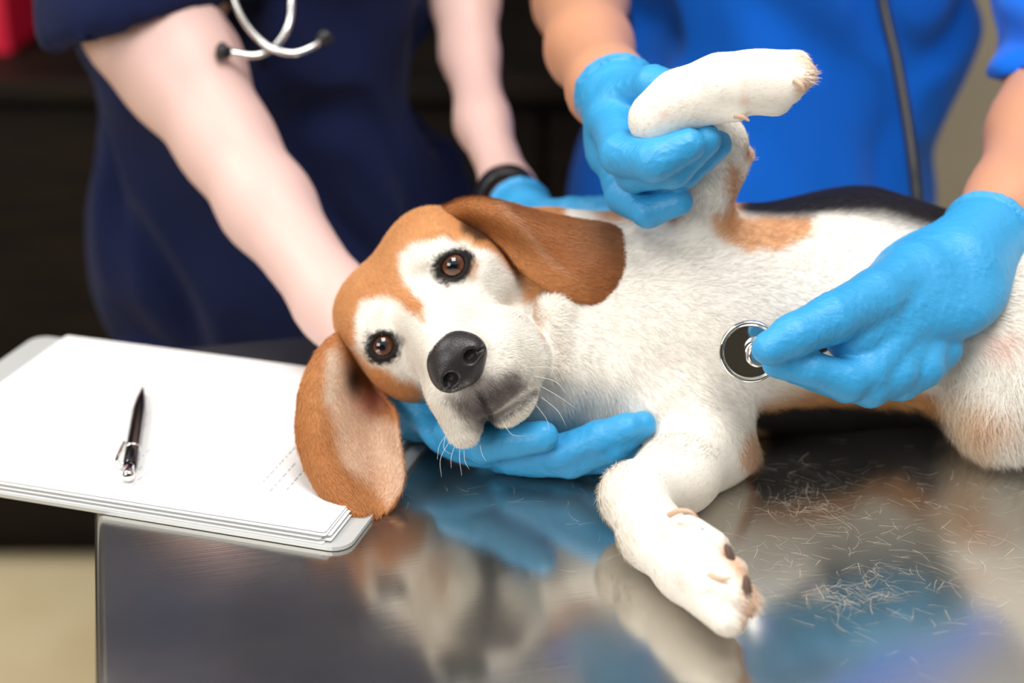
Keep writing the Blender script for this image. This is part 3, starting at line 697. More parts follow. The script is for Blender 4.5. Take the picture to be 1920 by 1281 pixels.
# ---- ears: cupped flaps built from a grid of stations
def ear(name, A, B, mid, thick, colf, nh, seed, ft):
    """A, B: edge points (px,py,d) per station; mid: bulge towards the camera (m)"""
    n, m = 60, 36
    def cr(pts, ts):
        pts = np.array(pts, float); k = len(pts); out = []
        for t in ts:
            x = t * (k - 1); i = min(int(x), k - 2); f = x - i
            p0 = pts[max(i - 1, 0)]; p1 = pts[i]; p2 = pts[i + 1]; p3 = pts[min(i + 2, k - 1)]
            out.append(0.5 * (2 * p1 + (p2 - p0) * f + (2 * p0 - 5 * p1 + 4 * p2 - p3) * f * f + (3 * p1 - p0 - 3 * p2 + p3) * f ** 3))
        return np.array(out)
    ts = np.linspace(0, 1, n); a = cr([P(*p) for p in A], ts); b = cr([P(*p) for p in B], ts); md = cr([[v, w, 0] for v, w in mid], ts)
    w = (1 - np.cos(np.linspace(0, np.pi, m))) / 2
    G = a[:, None] * (1 - w)[None, :, None] + b[:, None] * w[None, :, None]
    bul = np.sin(np.pi * w)[None, :] * md[:, :1] + np.sin(2 * np.pi * w)[None, :] * md[:, 1:2]
    G = G - FWD * bul[:, :, None]
    gu = np.gradient(G, axis=0); gw = np.gradient(G, axis=1); nn = np.cross(gu, gw); nn /= np.linalg.norm(nn, axis=2, keepdims=True) + 1e-12
    if (nn @ FWD).mean() > 0: nn = -nn
    th = thick * (0.25 + 0.75 * np.sin(np.pi * np.clip(w, 0.0, 1)) ** 0.5)[None, :] * (0.3 + 0.7 * np.minimum(1, (1 - ts) * 9)) [:, None]
    wob = noise(G.reshape(-1, 3), 45, seed).reshape(n, m) * 0.0012
    top = G + nn * (th / 2 + wob)[:, :, None]; bot = G - nn * (th / 2 - wob)[:, :, None]
    V = np.concatenate([top.reshape(-1, 3), bot.reshape(-1, 3)]); o = n * m
    q = []
    ii = lambda i, j: i * m + j
    for i in range(n - 1):
        for j in range(m - 1):
            q.append((ii(i, j), ii(i + 1, j), ii(i + 1, j + 1), ii(i, j + 1))); q.append((o + ii(i, j), o + ii(i, j + 1), o + ii(i + 1, j + 1), o + ii(i + 1, j)))
    for i in range(n - 1):
        q.append((ii(i, 0), o + ii(i, 0), o + ii(i + 1, 0), ii(i + 1, 0))); q.append((ii(i, m - 1), ii(i + 1, m - 1), o + ii(i + 1, m - 1), o + ii(i, m - 1)))
    for j in range(m - 1):
        q.append((ii(0, j), ii(0, j + 1), o + ii(0, j + 1), o + ii(0, j))); q.append((ii(n - 1, j), o + ii(n - 1, j), o + ii(n - 1, j + 1), ii(n - 1, j + 1)))
    F = np.array(q)
    for _ in range(2): V = relax(V, F, 0.5)
    N = normals(V, F)
    if (N[:o] @ FWD).mean() > 0: F = F[:, ::-1]; N = -N
    side = np.concatenate([np.zeros(o), np.ones(o)])
    C = colf(V, side)
    global FA, FD
    keep = FA, FD; pts = []; 
    for i in range(0, n - 6, 6):
        for j in range(2, m, 8): pts.append((G[i, j], (G[i + 6, j] - G[i, j])))
    FA = np.array([p[0] for p in pts]); FD = np.array([p[1] / np.linalg.norm(p[1]) for p in pts])
    ob = fur_mesh(name, V, F, C, N, dog, nh, lambda R: 0.0055 + 0.001 * rng.random(len(R)), lambda R: np.full(len(R), 0.00032), lambda R: np.full(len(R), 0.30),
                  lambda c, nrm: np.where((nrm * -FWD).sum(1) > -0.2, 1.0, 0.25) * ft(c), ran=0.2)
    FA, FD = keep
    return ob
def left_ear_col(V, side):
    px, py, d = pix(V); n1 = noise(V, 50, 4, 3); col = np.tile(TAN2 * 0.92, (len(V), 1))
    def mix(c, m): nonlocal col; m = np.clip(m, 0, 1)[:, None]; col = col * (1 - m) + c * m
    fold = line_d(px, py, [(840, 392), (895, 402), (940, 440), (975, 490), (1010, 530), (1060, 556)])
    mix(BROWN, smooth01((fold - 26 + n1 * 8) / 14) * 0.85)
    mix(lin(206, 160, 126), smooth01(1 - np.abs(fold - 36 + n1 * 6) / 10) * smooth01((px - 900) / 40) * smooth01((540 - py) / 60) * 0.55)  # highlight along the folded rim, painted into the colour
    mix(lin(204, 142, 100), smooth01((px - 1040 + n1 * 20) / 70) * smooth01((520 - py + n1 * 20) / 80) * 0.65)
    mix(lin(112, 64, 38), smooth01(n1 * 1.6 - 0.2) * 0.5)
    return col
def right_ear_col(V, side):
    px, py, d = pix(V); n1 = noise(V, 50, 6, 3); col = np.tile(TAN2, (len(V), 1))
    def mix(c, m): nonlocal col; m = np.clip(m, 0, 1)[:, None]; col = col * (1 - m) + c * m
    mix(TAN, smooth01(0.5 + n1) * 0.6)
    inner = poly_sd(px, py, [(640, 640), (665, 700), (700, 770), (760, 790), (765, 905), (735, 945), (690, 905), (640, 860), (625, 800), (612, 740), (615, 680)]) + n1 * 12
    mix(lin(240, 205, 176), smooth01(0.5 - inner / 26) * (side < 0.5))
    mix(lin(222, 165, 118), smooth01(1 - np.hypot((px - 700) / 60, (py - 900) / 50)) * 0.5)
    mix(CREAM, smooth01(1 - line_d(px, py, [(625, 660), (618, 740)]) / 20) * 0.7)  # pale highlight strip painted beside the rolled rim
    mix(lin(224, 150, 128), smooth01(1.1 - np.hypot((px - 695) / 45, (py - 745) / 36)) * 0.8 * (side < 0.5))
    mix(lin(70, 34, 26), smooth01(1.15 - np.hypot((px - 664) / 22, (py - 705) / 40)) * 0.9 * (side < 0.5))
    return col
ear('ear', [(822, 400, 1.03), (868, 375, 1.025), (930, 376, 1.02), (1010, 398, 1.02), (1090, 413, 1.02), (1155, 424, 1.02), (1186, 462, 1.01), (1188, 500, 1.005)],
    [(850, 418, 1.02), (885, 420, 1.012), (925, 445, 1.002), (960, 487, 0.995), (1000, 528, 0.99), (1060, 560, 0.988), (1120, 570, 0.99), (1160, 552, 0.995)],
    [(0.006, 0.002), (0.014, 0.004), (0.018, 0.006), (0.016, 0.006), (0.014, 0.004), (0.012, 0.0), (0.008, 0.0), (0.004, 0.0)], 0.0055, left_ear_col, 42000, 3, lambda c: 1.0)
ear('ear', [(648, 612, 1.02), (600, 650, 1.005), (568, 710, 0.99), (555, 780, 0.985), (562, 850, 0.978), (590, 915, 0.972), (635, 958, 0.966), (668, 968, 0.963)],
    [(700, 700, 1.03), (722, 745, 1.015), (742, 775, 1.005), (750, 820, 0.992), (755, 860, 0.985), (757, 905, 0.975), (738, 950, 0.968), (700, 967, 0.964)],
    [(-0.004, 0.0), (-0.012, 0.012), (-0.012, 0.014), (-0.008, 0.014), (-0.004, 0.011), (0.0, 0.008), (0.002, 0.004), (0.002, 0.0)], 0.0055, right_ear_col, 42000, 8, lambda c: 1.0)
for o in dog.children: pass
ears = [o for o in dog.children]
ears[0]['label'] = 'brown ear folded back over the neck'; ears[1]['label'] = 'tan ear hanging onto the papers, pale inside showing'

# ---- eyes
M_eye = bpy.data.materials.new('dog_eye'); M_eye.use_nodes = True
nt = M_eye.node_tree; b = nt.nodes['Principled BSDF']; b.inputs['Roughness'].default_value = 0.06; b.inputs['Coat Weight'].default_value = 1.0; b.inputs['Coat Roughness'].default_value = 0.0
tc = nt.nodes.new('ShaderNodeTexCoord'); sep = nt.nodes.new('ShaderNodeSeparateXYZ'); nt.links.new(tc.outputs['Object'], sep.inputs[0])
mx = nt.nodes.new('ShaderNodeMath'); mx.operation = 'MULTIPLY'; nt.links.new(sep.outputs[0], mx.inputs[0]); nt.links.new(sep.outputs[0], mx.inputs[1])
my = nt.nodes.new('ShaderNodeMath'); my.operation = 'MULTIPLY'; nt.links.new(sep.outputs[1], my.inputs[0]); nt.links.new(sep.outputs[1], my.inputs[1])
ad = nt.nodes.new('ShaderNodeMath'); nt.links.new(mx.outputs[0], ad.inputs[0]); nt.links.new(my.outputs[0], ad.inputs[1])
sq = nt.nodes.new('ShaderNodeMath'); sq.operation = 'SQRT'; nt.links.new(ad.outputs[0], sq.inputs[0])
cr = nt.nodes.new('ShaderNodeValToRGB'); el = cr.color_ramp.elements
mr = nt.nodes.new('ShaderNodeMapRange'); mr.inputs[1].default_value = 0; mr.inputs[2].default_value = 0.0106; nt.links.new(sq.outputs[0], mr.inputs[0]); nt.links.new(mr.outputs[0], cr.inputs[0])
el[0].position = 0.0; el[0].color = (0.004, 0.004, 0.006, 1); el[1].position = 1.0; el[1].color = (*lin(225, 200, 190), 1)
for p_, c_ in ((0.29, (0.004, 0.004, 0.006)), (0.35, tuple(lin(58, 26, 12))), (0.58, tuple(lin(112, 62, 32))), (0.66, tuple(lin(60, 30, 16))), (0.72, tuple(lin(24, 12, 10))), (0.80, tuple(lin(190, 150, 140)))):
    e = el.new(p_); e.color = (*c_, 1)
nt.links.new(cr.outputs[0], b.inputs['Base Color'])
for s_ in (-1, 1):
    me = bpy.data.meshes.new('eye'); import bmesh
    bm = bmesh.new(); bmesh.ops.create_uvsphere(bm, u_segments=40, v_segments=28, radius=0.0106)
    for v in bm.verts:
        r = math.hypot(v.co.x, v.co.y)
        if v.co.z > 0 and r < 0.0062: v.co.z += 0.0009 * (1 - (r / 0.0062) ** 2)
    bm.to_mesh(me); bm.free()
    for p_ in me.polygons: p_.use_smooth = True
    me.materials.append(M_eye); o = bpy.data.objects.new('eye', me); link(o, dog)
    g = Vector(gaze[s_] + HL * (0.06 if s_ > 0 else 0.02) + HU * 0.05); o.rotation_euler = g.to_track_quat('Z', 'Y').to_euler(); o.location = EYE[s_]
# ---- nose
xs = np.arange(-0.03, 0.03, 0.0009)
Nf = Field(xs, np.arange(-0.025, 0.025, 0.0009), np.arange(-0.028, 0.025, 0.0009))     # head axes, metres, around the nose
Nf.ell((0, -0.0005, 0.002), (0.0180, 0.0130, 0.0130), None, 0.004); Nf.ell((0, -0.002, 0.007), (0.013, 0.011, 0.009), None, 0.006)
Nf.ell((0, 0.000, -0.006), (0.012, 0.0115, 0.0095), None, 0.006)
for s_ in (-1, 1):
    Nf.ell((s_ * 0.0100, 0.0035, -0.001), (0.0088, 0.0092, 0.0088), None, 0.004)
for s_ in (-1, 1):
    Nf.ell((s_ * 0.0088, 0.0120, -0.0005), (0.0045, 0.0062, 0.0040), None, 0.002, sub=True)
    Nf.cone((s_ * 0.0100, 0.012, -0.0015), (s_ * 0.0185, 0.0065, -0.0045), 0.0017, 0.0011, 0.0015, sub=True)
Nf.cone((0, 0.0155, 0.002), (0, 0.0115, -0.013), 0.0006, 0.0009, 0.0015, sub=True)
nv, nf = Nf.mesh(2); nn_ = normals(nv, nf)
if (nn_ * nv).sum(1).mean() > 0: nf = nf[:, ::-1]
NO = H(-0.0, 7.75, -2.25)
mesh_obj('nose', NO + nv @ HM, nf, M_nose, dog)
# ---- claws, and small dark bodies standing in for shade in the toe clefts
def horn(name, pts, r0, m, lab=None):
    n = len(pts); v, f = tube([P(*p) for p in pts], list(np.linspace(r0, 0.0006, n)), 10, 6); o = mesh_obj(name, v, f, m, dog); 
    if lab: o['label'] = lab
horn('claw', [(1255, 966, 0.874), (1275, 958, 0.868), (1295, 960, 0.866), (1307, 970, 0.866)], 0.0019, M_claw)
horn('claw', [(1330, 1080, 0.838), (1352, 1086, 0.832), (1370, 1084, 0.829)], 0.0022, M_claw)
horn('claw', [(1378, 216, 0.920), (1394, 220, 0.918), (1405, 227, 0.918)], 0.0022, M_claw)
horn('claw', [(1500, 112, 0.908), (1518, 120, 0.905), (1532, 134, 0.905)], 0.0024, M_claw)
horn('claw', [(1490, 150, 0.900), (1503, 160, 0.898), (1508, 170, 0.899)], 0.0022, M_claw)
def cleft(c, r, M=None):
    f = Field(*[np.arange(c[i] - 0.02, c[i] + 0.02, 0.0011) for i in range(3)]); f.ell(c, r, M, 0.002); v, q = f.mesh(1); n_ = normals(v, q)
    if (n_ * (v - c)).sum(1).mean() < 0: q = q[:, ::-1]
    mesh_obj('dark_toe_cleft', v, q, M_cleft, dog)
def cleft_px(a, d, ang, rl, rw):
    t = math.radians(ang); e1 = RIGHT * math.cos(t) - UPV * math.sin(t); e2 = RIGHT * math.sin(t) + UPV * math.cos(t)
    cleft(P(a[0], a[1], d), (rl, rw, rw * 1.3), np.array([e1, e2, FWD]))
cleft_px((1369, 1042), 0.8435, 68, 0.0072, 0.0024); cleft_px((1401, 1106), 0.8275, 84, 0.0082, 0.0026); cleft_px((1327, 1002), 0.868, 30, 0.0060, 0.0022)
# ---- whiskers
Ws = []
for (a, b, c) in (((838, 815, .935), (824, 835, .925), (820, 862, .92)), ((845, 825, .935), (826, 860, .92), (828, 895, .915)), ((838, 808, .935), (832, 840, .925), (846, 852, .92)),
                  ((852, 838, .935), (846, 858, .925), (846, 878, .92)), ((870, 845, .94), (872, 866, .93), (880, 880, .925)), ((945, 795, .935), (960, 815, .925), (985, 818, .915)),
                  ((985, 690, .91), (1015, 688, .90), (1048, 692, .895)), ((975, 640, .915), (1005, 637, .90), (1040, 642, .895)), ((1015, 745, .935), (1045, 770, .925), (1062, 800, .92)),
                  ((1015, 725, .935), (1045, 742, .925), (1078, 765, .92)), ((862, 843, .94), (862, 866, .93), (866, 892, .925)), ((1000, 705, .93), (1040, 715, .91), (1062, 738, .90)),
                  ((900, 835, .945), (904, 852, .935), (912, 866, .93)), ((1005, 760, .94), (1024, 785, .93), (1030, 806, .925))):
    v, f = tube([P(*a), P(*b), P(*c)], [0.00014, 0.00011, 0.00004], 4, 8); Ws.append((v, f))
off = 0; WV = []; WQ = []; WT = []
for v, f in Ws: WV.append(v); WQ.append(f[0] + off); WT.append(f[1] + off); off += len(v)
mesh_obj('whiskers', np.concatenate(WV), [np.concatenate(WQ), np.concatenate(WT)], mat('whisker', (0.8, 0.78, 0.74), 0.4), dog)['kind'] = 'stuff'

# ---- loose hair on the table
def strand_mesh(n, centers):
    px = []; py = []
    for (cx, cy, sx, sy, k) in centers:
        px.append(rng.normal(cx, sx, int(k * .6))); py.append(rng.normal(cy, sy, int(k * .6)))
    px = np.concatenate(px); py = np.concatenate(py); ok = (px > 1100) | (py > 900); px = px[ok]; py = py[ok]
    R = np.array([TP(a, b, 0.0003) for a, b in zip(px, py)]); n = len(R)
    a = rng.normal(-0.35, 0.75, n) + math.pi * (rng.random(n) < 0.3); dr = np.stack([np.cos(a), np.sin(a), np.zeros(n)], 1)
    nm = np.tile([0.0, 0, 1.0], (n, 1)); bd = np.stack([-np.sin(a), np.cos(a), np.zeros(n)], 1) * rng.normal(0, 0.45, (n, 1))
    ln = rng.uniform(0.005, 0.018, n); col = np.tile(lin(225, 210, 190), (n, 1)) * rng.uniform(0.6, 1.1, (n, 1))
    R[:, 2] += rng.uniform(0, 0.0012, n)
    v, q, t, c, nn = blades(R, dr, nm, ln, rng.uniform(0.00010, 0.00020, n), np.clip(col, 0, .95), bd, seg=5)
    return v, q, t, c
v, q, t, c = strand_mesh(0, [(1500, 935, 40, 14, 70), (1540, 965, 35, 16, 90), (1590, 1120, 45, 14, 110), (1640, 1100, 20, 22, 50), (1440, 1050, 45, 25, 60), (1600, 1000, 200, 60, 230),
                             (1750, 1080, 110, 60, 150), (1550, 900, 170, 25, 90), (1850, 950, 80, 50, 60), (900, 900, 140, 20, 50), (1450, 880, 60, 20, 30), (1600, 1180, 160, 50, 40), (1050, 960, 80, 40, 20)])
hairs = mesh_obj('shed_dog_hair', v, [q, t], mat('shed_hair', rough=0.5, attr=True), None, True, c)
tag(hairs, 'loose pale dog hairs scattered over the bare steel table beside the paw', 'dog hair', kind='stuff')

# ------------------------------------------------------------------ gloved hands
def fit_field(pts, pad_, h):
    pts = np.array(pts); lo = pts.min(0) - pad_; hi = pts.max(0) + pad_
    return Field(*[np.arange(lo[i], hi[i], h) for i in range(3)])
def frame(ax, nrm):
    ax = ax / np.linalg.norm(ax); nrm = nrm - ax * (nrm @ ax); nrm /= np.linalg.norm(nrm); return np.array([ax, np.cross(nrm, ax), nrm])
def hand(name, chains, palms, parent, m, h=0.0016, cuff=None, wr=0.0008, k=0.0028, webs=()):
    allp = [P(*p[:3]) for c in chains for p in c] + [P(*p[0]) for p in palms] + ([P(*cuff[0]), P(*cuff[1])] if cuff else [])
    f = fit_field(allp, 0.055, h)
    for (a, b, hw, ht, nrm) in palms:
        A = P(*a); B = P(*b); M = frame(B - A, nrm); f.ell((A + B) / 2, (np.linalg.norm(B - A) / 2 * 1.12, hw, ht), M, 0.012)
    for c in webs: f.chain([(P(*p[:3]), p[3]) for p in c], 0.014)
    for c in chains:
        g = Field(*f.a); g.chain([(P(*p[:3]), p[3]) for p in c], 0.003)
        f.put((slice(None),) * 3, g.D, k)
    if cuff:
        A = P(*cuff[0]); B = P(*cuff[1]); f.cone(A, B, cuff[2], cuff[3], 0.01)
        d = (B - A) / np.linalg.norm(B - A)
        f.cone(B + d * 0.003, B + d * 0.05, cuff[3] - 0.0035, cuff[3] + 0.002, 0.002, sub=True)
        gx, gy, gz = f.grid((slice(None),) * 3)
        pl = (gx - B[0]) * d[0] + (gy - B[1]) * d[1] + (gz - B[2]) * d[2] - 0.012
        near = np.sqrt((gx - B[0]) ** 2 + (gy - B[1]) ** 2 + (gz - B[2]) ** 2) < 0.07
        f.D = np.where(near, np.maximum(f.D, pl), f.D).astype(np.float32)
        E_ = B + d * 0.0105; R0 = (cuff[3] + (cuff[3] - cuff[2]) * 0.2); ax = (gx - E_[0]) * d[0] + (gy - E_[1]) * d[1] + (gz - E_[2]) * d[2]
        rr = np.sqrt(np.maximum((gx - E_[0]) ** 2 + (gy - E_[1]) ** 2 + (gz - E_[2]) ** 2 - ax ** 2, 0))
        f.put((slice(None),) * 3, (np.sqrt((rr - R0) ** 2 + ax ** 2) - 0.0022).astype(np.float32), 0.002)
    V, F = f.mesh(2); N = normals(V, F)
    if (N * (V - V.mean(0))).sum(1).mean() < 0: F = F[:, ::-1]; N = -N
    # wrinkles of the thin rubber
    q = V.copy(); n1 = noise(q, 55, 11, 2); n2 = 1 - np.abs(noise(q * np.array([1, 1.6, 1]), 130, 12, 2)) * 2
    V = V + N * (n1 * wr * 0.45 + np.maximum(n2, 0) ** 3 * wr * 0.7 * smooth01(n1 + 0.6))[:, None]
    return mesh_obj(name, V, F, m, parent)

def person_mesh(name, parts, skins, m, parent, lo, hi, h=0.0075, fold=0.0, seed=0, smooth=2, subs=(), cut=None, planes=()):
    f = Field(*[np.arange(lo[i], hi[i], h) for i in range(3)], far=0.08)
    for p in parts:
        if p[0] == 'e': f.ell(p[1], p[2], p[4] if len(p) > 4 else None, p[3])
        else: f.chain(p[1], p[2])
    for p in subs: f.cone(p[0], p[1], p[2], p[3], 0.006, sub=True)
    for e, d, rad in planes:
        gx, gy, gz = f.grid((slice(None),) * 3); pl = (gx - e[0]) * d[0] + (gy - e[1]) * d[1] + (gz - e[2]) * d[2]
        near = np.sqrt((gx - e[0]) ** 2 + (gy - e[1]) ** 2 + (gz - e[2]) ** 2) < rad * 1.7
        f.D = np.where(near, np.maximum(f.D, pl), f.D).astype(np.float32)
    if cut is not None: f.D = np.maximum(f.D, cut(*f.grid((slice(None),) * 3))).astype(np.float32)
    V, F = f.mesh(smooth); N = normals(V, F)
    if (N * (V - V.mean(0))).sum(1).mean() < 0: F = F[:, ::-1]; N = -N
    if fold:
        q = np.stack([V[:, 0] + V[:, 2] * 0.45, V[:, 1], V[:, 2] * 0.5], 1); n1 = noise(q + noise(V, 6, seed + 5)[:, None] * 0.06, 11, seed, 2)
        V = V + N * ((0.5 - np.abs(n1) * 1.1) * fold - 0.9 * fold * smooth01(1 - np.abs(noise(q + 3.1, 7, seed + 9, 2)) * 5))[:, None]
    return mesh_obj(name, V, F, m, parent)
W3 = np.array
# ---- person in navy scrubs
def build_person(tag_name, label, skin, cloth, sx, lean, armL, armR, sleeveL, sleeveR, hipx, seed, hair_r):
    """sx: torso centre; arms are chains of (point, radius) from shoulder to wrist"""
    cx, cy = hipx; sh = W3([sx, lean, TZ + 0.46])                       # chest centre
    hip = W3([cx, cy, TZ + 0.02]); neck = sh + [0, -0.02, 0.13]; head = sh + [0, -0.06, 0.29]
    SL, SR = armL[0][0], armR[0][0]
    lo = W3([min(cx, sx) - 0.33, min(cy, lean) - 0.75, 0.0]); hi = W3([max(cx, sx) + 0.33, max(cy, lean) + 0.25, TZ + 0.95])
    a = np.array([x[0] for x in armL + armR]); lo = np.minimum(lo, a.min(0) - 0.06); hi = np.maximum(hi, a.max(0) + 0.06); lo[2] = 0.0
    mid = (sh + hip) / 2
    body = [('e', hip - [0, 0, 0.05], (0.125, 0.08, 0.14), 0.03), ('e', mid, (0.105, 0.07, 0.20), 0.03), ('e', sh, (0.125, 0.07, 0.13), 0.03),
            ('c', [(sh + [0, 0, 0.1], 0.055), (neck + [0, -0.01, 0.04], 0.05), (head - [0, -0.01, 0.05], 0.05)], 0.03),
            ('e', head, (0.073, 0.092, 0.108), 0.02), ('e', head + [0, -0.035, -0.055], (0.05, 0.05, 0.05), 0.02), ('c', [(head + [0, -0.088, 0.0], 0.008), (head + [0, -0.104, -0.025], 0.012)], 0.012),
            ('e', head + [0.074, 0.0, -0.01], (0.008, 0.018, 0.03), 0.006), ('e', head + [-0.074, 0.0, -0.01], (0.008, 0.018, 0.03), 0.006),
            ('c', [(sh + [-0.10, 0, 0.07], 0.06), (armL[0][0], armL[0][1])], 0.04), ('c', [(sh + [0.10, 0, 0.07], 0.06), (armR[0][0], armR[0][1])], 0.04),
            ('c', armL, 0.02), ('c', armR, 0.02)]
    for s_ in (-1, 1):
        body.append(('c', [(hip + [s_ * 0.075, 0, -0.12], 0.075), (W3([cx + s_ * 0.085, cy - 0.01, 0.48]), 0.05), (W3([cx + s_ * 0.09, cy, 0.10]), 0.036), (W3([cx + s_ * 0.095, cy - 0.09, 0.05]), 0.03)], 0.03))
    person = person_mesh('person', body, None, skin, None, lo, hi, 0.0075, seed=seed)
    tag(person, label, 'person')
    g = 0.014
    top = [('e', hip - [0, 0, 0.06], (0.165 + g, 0.115 + g, 0.19), 0.05), ('e', mid, (0.145 + g, 0.105 + g, 0.24), 0.06), ('e', sh, (0.165 + g + (0.03 if sx > 0 else 0), 0.11 + g, 0.165), 0.05),
           ('c', [(sh + [-0.10, 0, 0.07], 0.07), (sleeveL[0][0], sleeveL[0][1])], 0.04), ('c', [(sh + [0.10, 0, 0.07], 0.07), (sleeveR[0][0], sleeveR[0][1])], 0.04),
           ('c', sleeveL, 0.015), ('c', sleeveR, 0.015)]
    if sx > 0: top.insert(3, ('e', P(1665, -10, 1.47), (0.085, 0.08, 0.15), 0.04))
    subs = []; cuts = []
    for sl in (sleeveL, sleeveR):
        d = sl[-1][0] - sl[-2][0]; d /= np.linalg.norm(d); e = sl[-1][0]
        d = RIGHT * (0.26 if len(cuts) == 0 else -0.12) - UPV * 0.93 + FWD * 0.24; d /= np.linalg.norm(d)   # the hem hangs level
        subs.append((e + d * 0.010, e + d * 0.16, sl[-1][1] - 0.012, sl[-1][1] - 0.012)); cuts.append((e, d, sl[-1][1]))
    person_mesh('scrub_top', top, None, cloth, person, lo - [0.05, 0, -0.5], hi + [0.05, 0, 0], 0.0065, fold=0.017, seed=seed, subs=subs, planes=cuts)
    tr = []
    for s_ in (-1, 1):
        tr.append(('c', [(hip + [s_ * 0.07, 0, -0.14], 0.10), (W3([cx + s_ * 0.085, cy - 0.01, 0.48]), 0.078), (W3([cx + s_ * 0.09, cy, 0.10]), 0.068)], 0.03))
    person_mesh('scrub_trousers', tr, None, cloth, person, W3([cx - 0.25, cy - 0.2, 0.03]), W3([cx + 0.25, cy + 0.2, TZ + 0.02]), 0.010, fold=0.006, seed=seed + 3)
    for s_ in (-1, 1):
        c = W3([cx + s_ * 0.095, cy - 0.06, 0.042])
        person_mesh('shoe', [('e', c, (0.045, 0.13, 0.05), 0.02), ('e', c + [0, 0.07, 0.02], (0.042, 0.055, 0.055), 0.02)], None, M_shoe, person, c - [0.08, 0.18, 0.0425], c + [0.08, 0.18, 0.11], 0.008)
    person_mesh('hair', [('e', head + [0, 0.022, 0.028], (0.082, 0.088, 0.10), 0.02)] + ([('c', [(head + [0, 0.1, 0.02], 0.03), (head + [0, 0.13, -0.12], 0.02)], 0.02)] if hair_r else []), None, M_hair, person, head - 0.2, head + 0.2, 0.008,
                cut=lambda x, y, z: -(y - head[1] + 0.055 + 0 * z + 0 * x) * 1.0)
    return person
armA = [(W3([-0.40, 1.30, TZ + 0.44]), 0.056), (P(215, -120, 1.28), 0.054), (P(276, 40, 1.25), 0.049), (P(340, 130, 1.235), 0.046), (P(425, 270, 1.21), 0.0345), (P(500, 385, 1.18), 0.0325), (P(630, 570, 1.12), 0.0262), (P(700, 668, 1.085), 0.0225), (P(745, 730, 1.06), 0.022)]
armB = [(W3([-0.05, 1.42, TZ + 0.42]), 0.05), (P(860, -150, 1.42), 0.038), (P(872, 0, 1.38), 0.027), (P(880, 100, 1.36), 0.0225), (P(905, 230, 1.31), 0.0205), (P(955, 362, 1.24), 0.0195), (P(975, 395, 1.21), 0.018)]
navy = build_person('navy', 'person in navy blue scrubs with a stethoscope, holding the head of the dog', M_skin, M_navy, -0.235, 1.37, armA, armB,
                    [(W3([-0.37, 1.30, TZ + 0.45]), 0.070), (P(228, -90, 1.265), 0.069), (P(250, 42, 1.24), 0.0665)], [(W3([-0.05, 1.42, TZ + 0.43]), 0.07), (P(860, -170, 1.43), 0.065)], (-0.215, 1.42), 21, True)
armC = [(W3([0.07, 1.50, TZ + 0.44]), 0.055), (P(1080, -120, 1.38), 0.042), (P(1088, 0, 1.27), 0.035), (P(1105, 90, 1.17), 0.0295), (P(1140, 165, 1.08), 0.0255), (P(1165, 200, 1.04), 0.023)]
armD = [(W3([0.42, 1.45, TZ + 0.44]), 0.055), (P(2040, -60, 1.26), 0.046), (P(1990, 120, 1.18), 0.038), (P(1950, 250, 1.12), 0.034), (P(1900, 380, 1.06), 0.0285), (P(1845, 450, 1.03), 0.0255)]
blue = build_person('blue', 'person in bright blue scrubs lifting the paw and pressing a stethoscope to the dog', M_skin2, M_blue, 0.27, 1.50, armC, armD,
                    [(W3([0.07, 1.52, TZ + 0.45]), 0.072), (P(1075, -230, 1.42), 0.068)], [(W3([0.42, 1.46, TZ + 0.45]), 0.075), (P(2040, -40, 1.25), 0.070), (P(2008, 165, 1.16), 0.060)], (0.235, 1.50), 44, False)
cam_n = -FWD
# hand cradling the head, palm up on the table
hand('glove', [
    [(960, 838, 1.00, 0.0118), (1050, 848, 0.985, 0.0105), (1120, 822, 0.978, 0.0100), (1178, 800, 0.975, 0.0088)],
    [(960, 858, 1.00, 0.0112), (1070, 866, 0.99, 0.0100), (1145, 838, 0.982, 0.0098), (1205, 796, 0.98, 0.0086)],
    [(940, 855, 1.01, 0.011), (1060, 865, 1.005, 0.0100), (1130, 858, 1.0, 0.0095), (1180, 842, 0.998, 0.0085)],
    [(920, 840, 1.03, 0.011), (1040, 855, 1.025, 0.0095), (1110, 850, 1.02, 0.008)],
    [(850, 812, 1.00, 0.0125), (905, 834, 0.985, 0.0115), (965, 826, 0.975, 0.0108), (1018, 818, 0.968, 0.0094)]],
    [((800, 778, 1.03), (965, 850, 1.01), 0.031, 0.0125, np.array([0, 0, 1.0]))], navy, M_glove, cuff=((790, 768, 1.04), (725, 700, 1.07), 0.022, 0.0265))
# hand behind the neck
hand('glove', [
    [(1010, 408, 1.16, 0.0115), (1070, 398, 1.13, 0.0105), (1140, 392, 1.12, 0.0095)],
    [(1010, 420, 1.16, 0.0115), (1080, 412, 1.13, 0.0105), (1150, 405, 1.11, 0.0095)],
    [(1000, 440, 1.15, 0.011), (1080, 440, 1.12, 0.010), (1140, 445, 1.11, 0.009)],
    [(985, 385, 1.18, 0.012), (1035, 405, 1.15, 0.0105), (1060, 430, 1.13, 0.0095)]],
    [((975, 408, 1.19), (1040, 418, 1.14), 0.032, 0.014, UPV)], navy, M_glove, cuff=((990, 412, 1.18), (980, 398, 1.198), 0.0215, 0.0225))
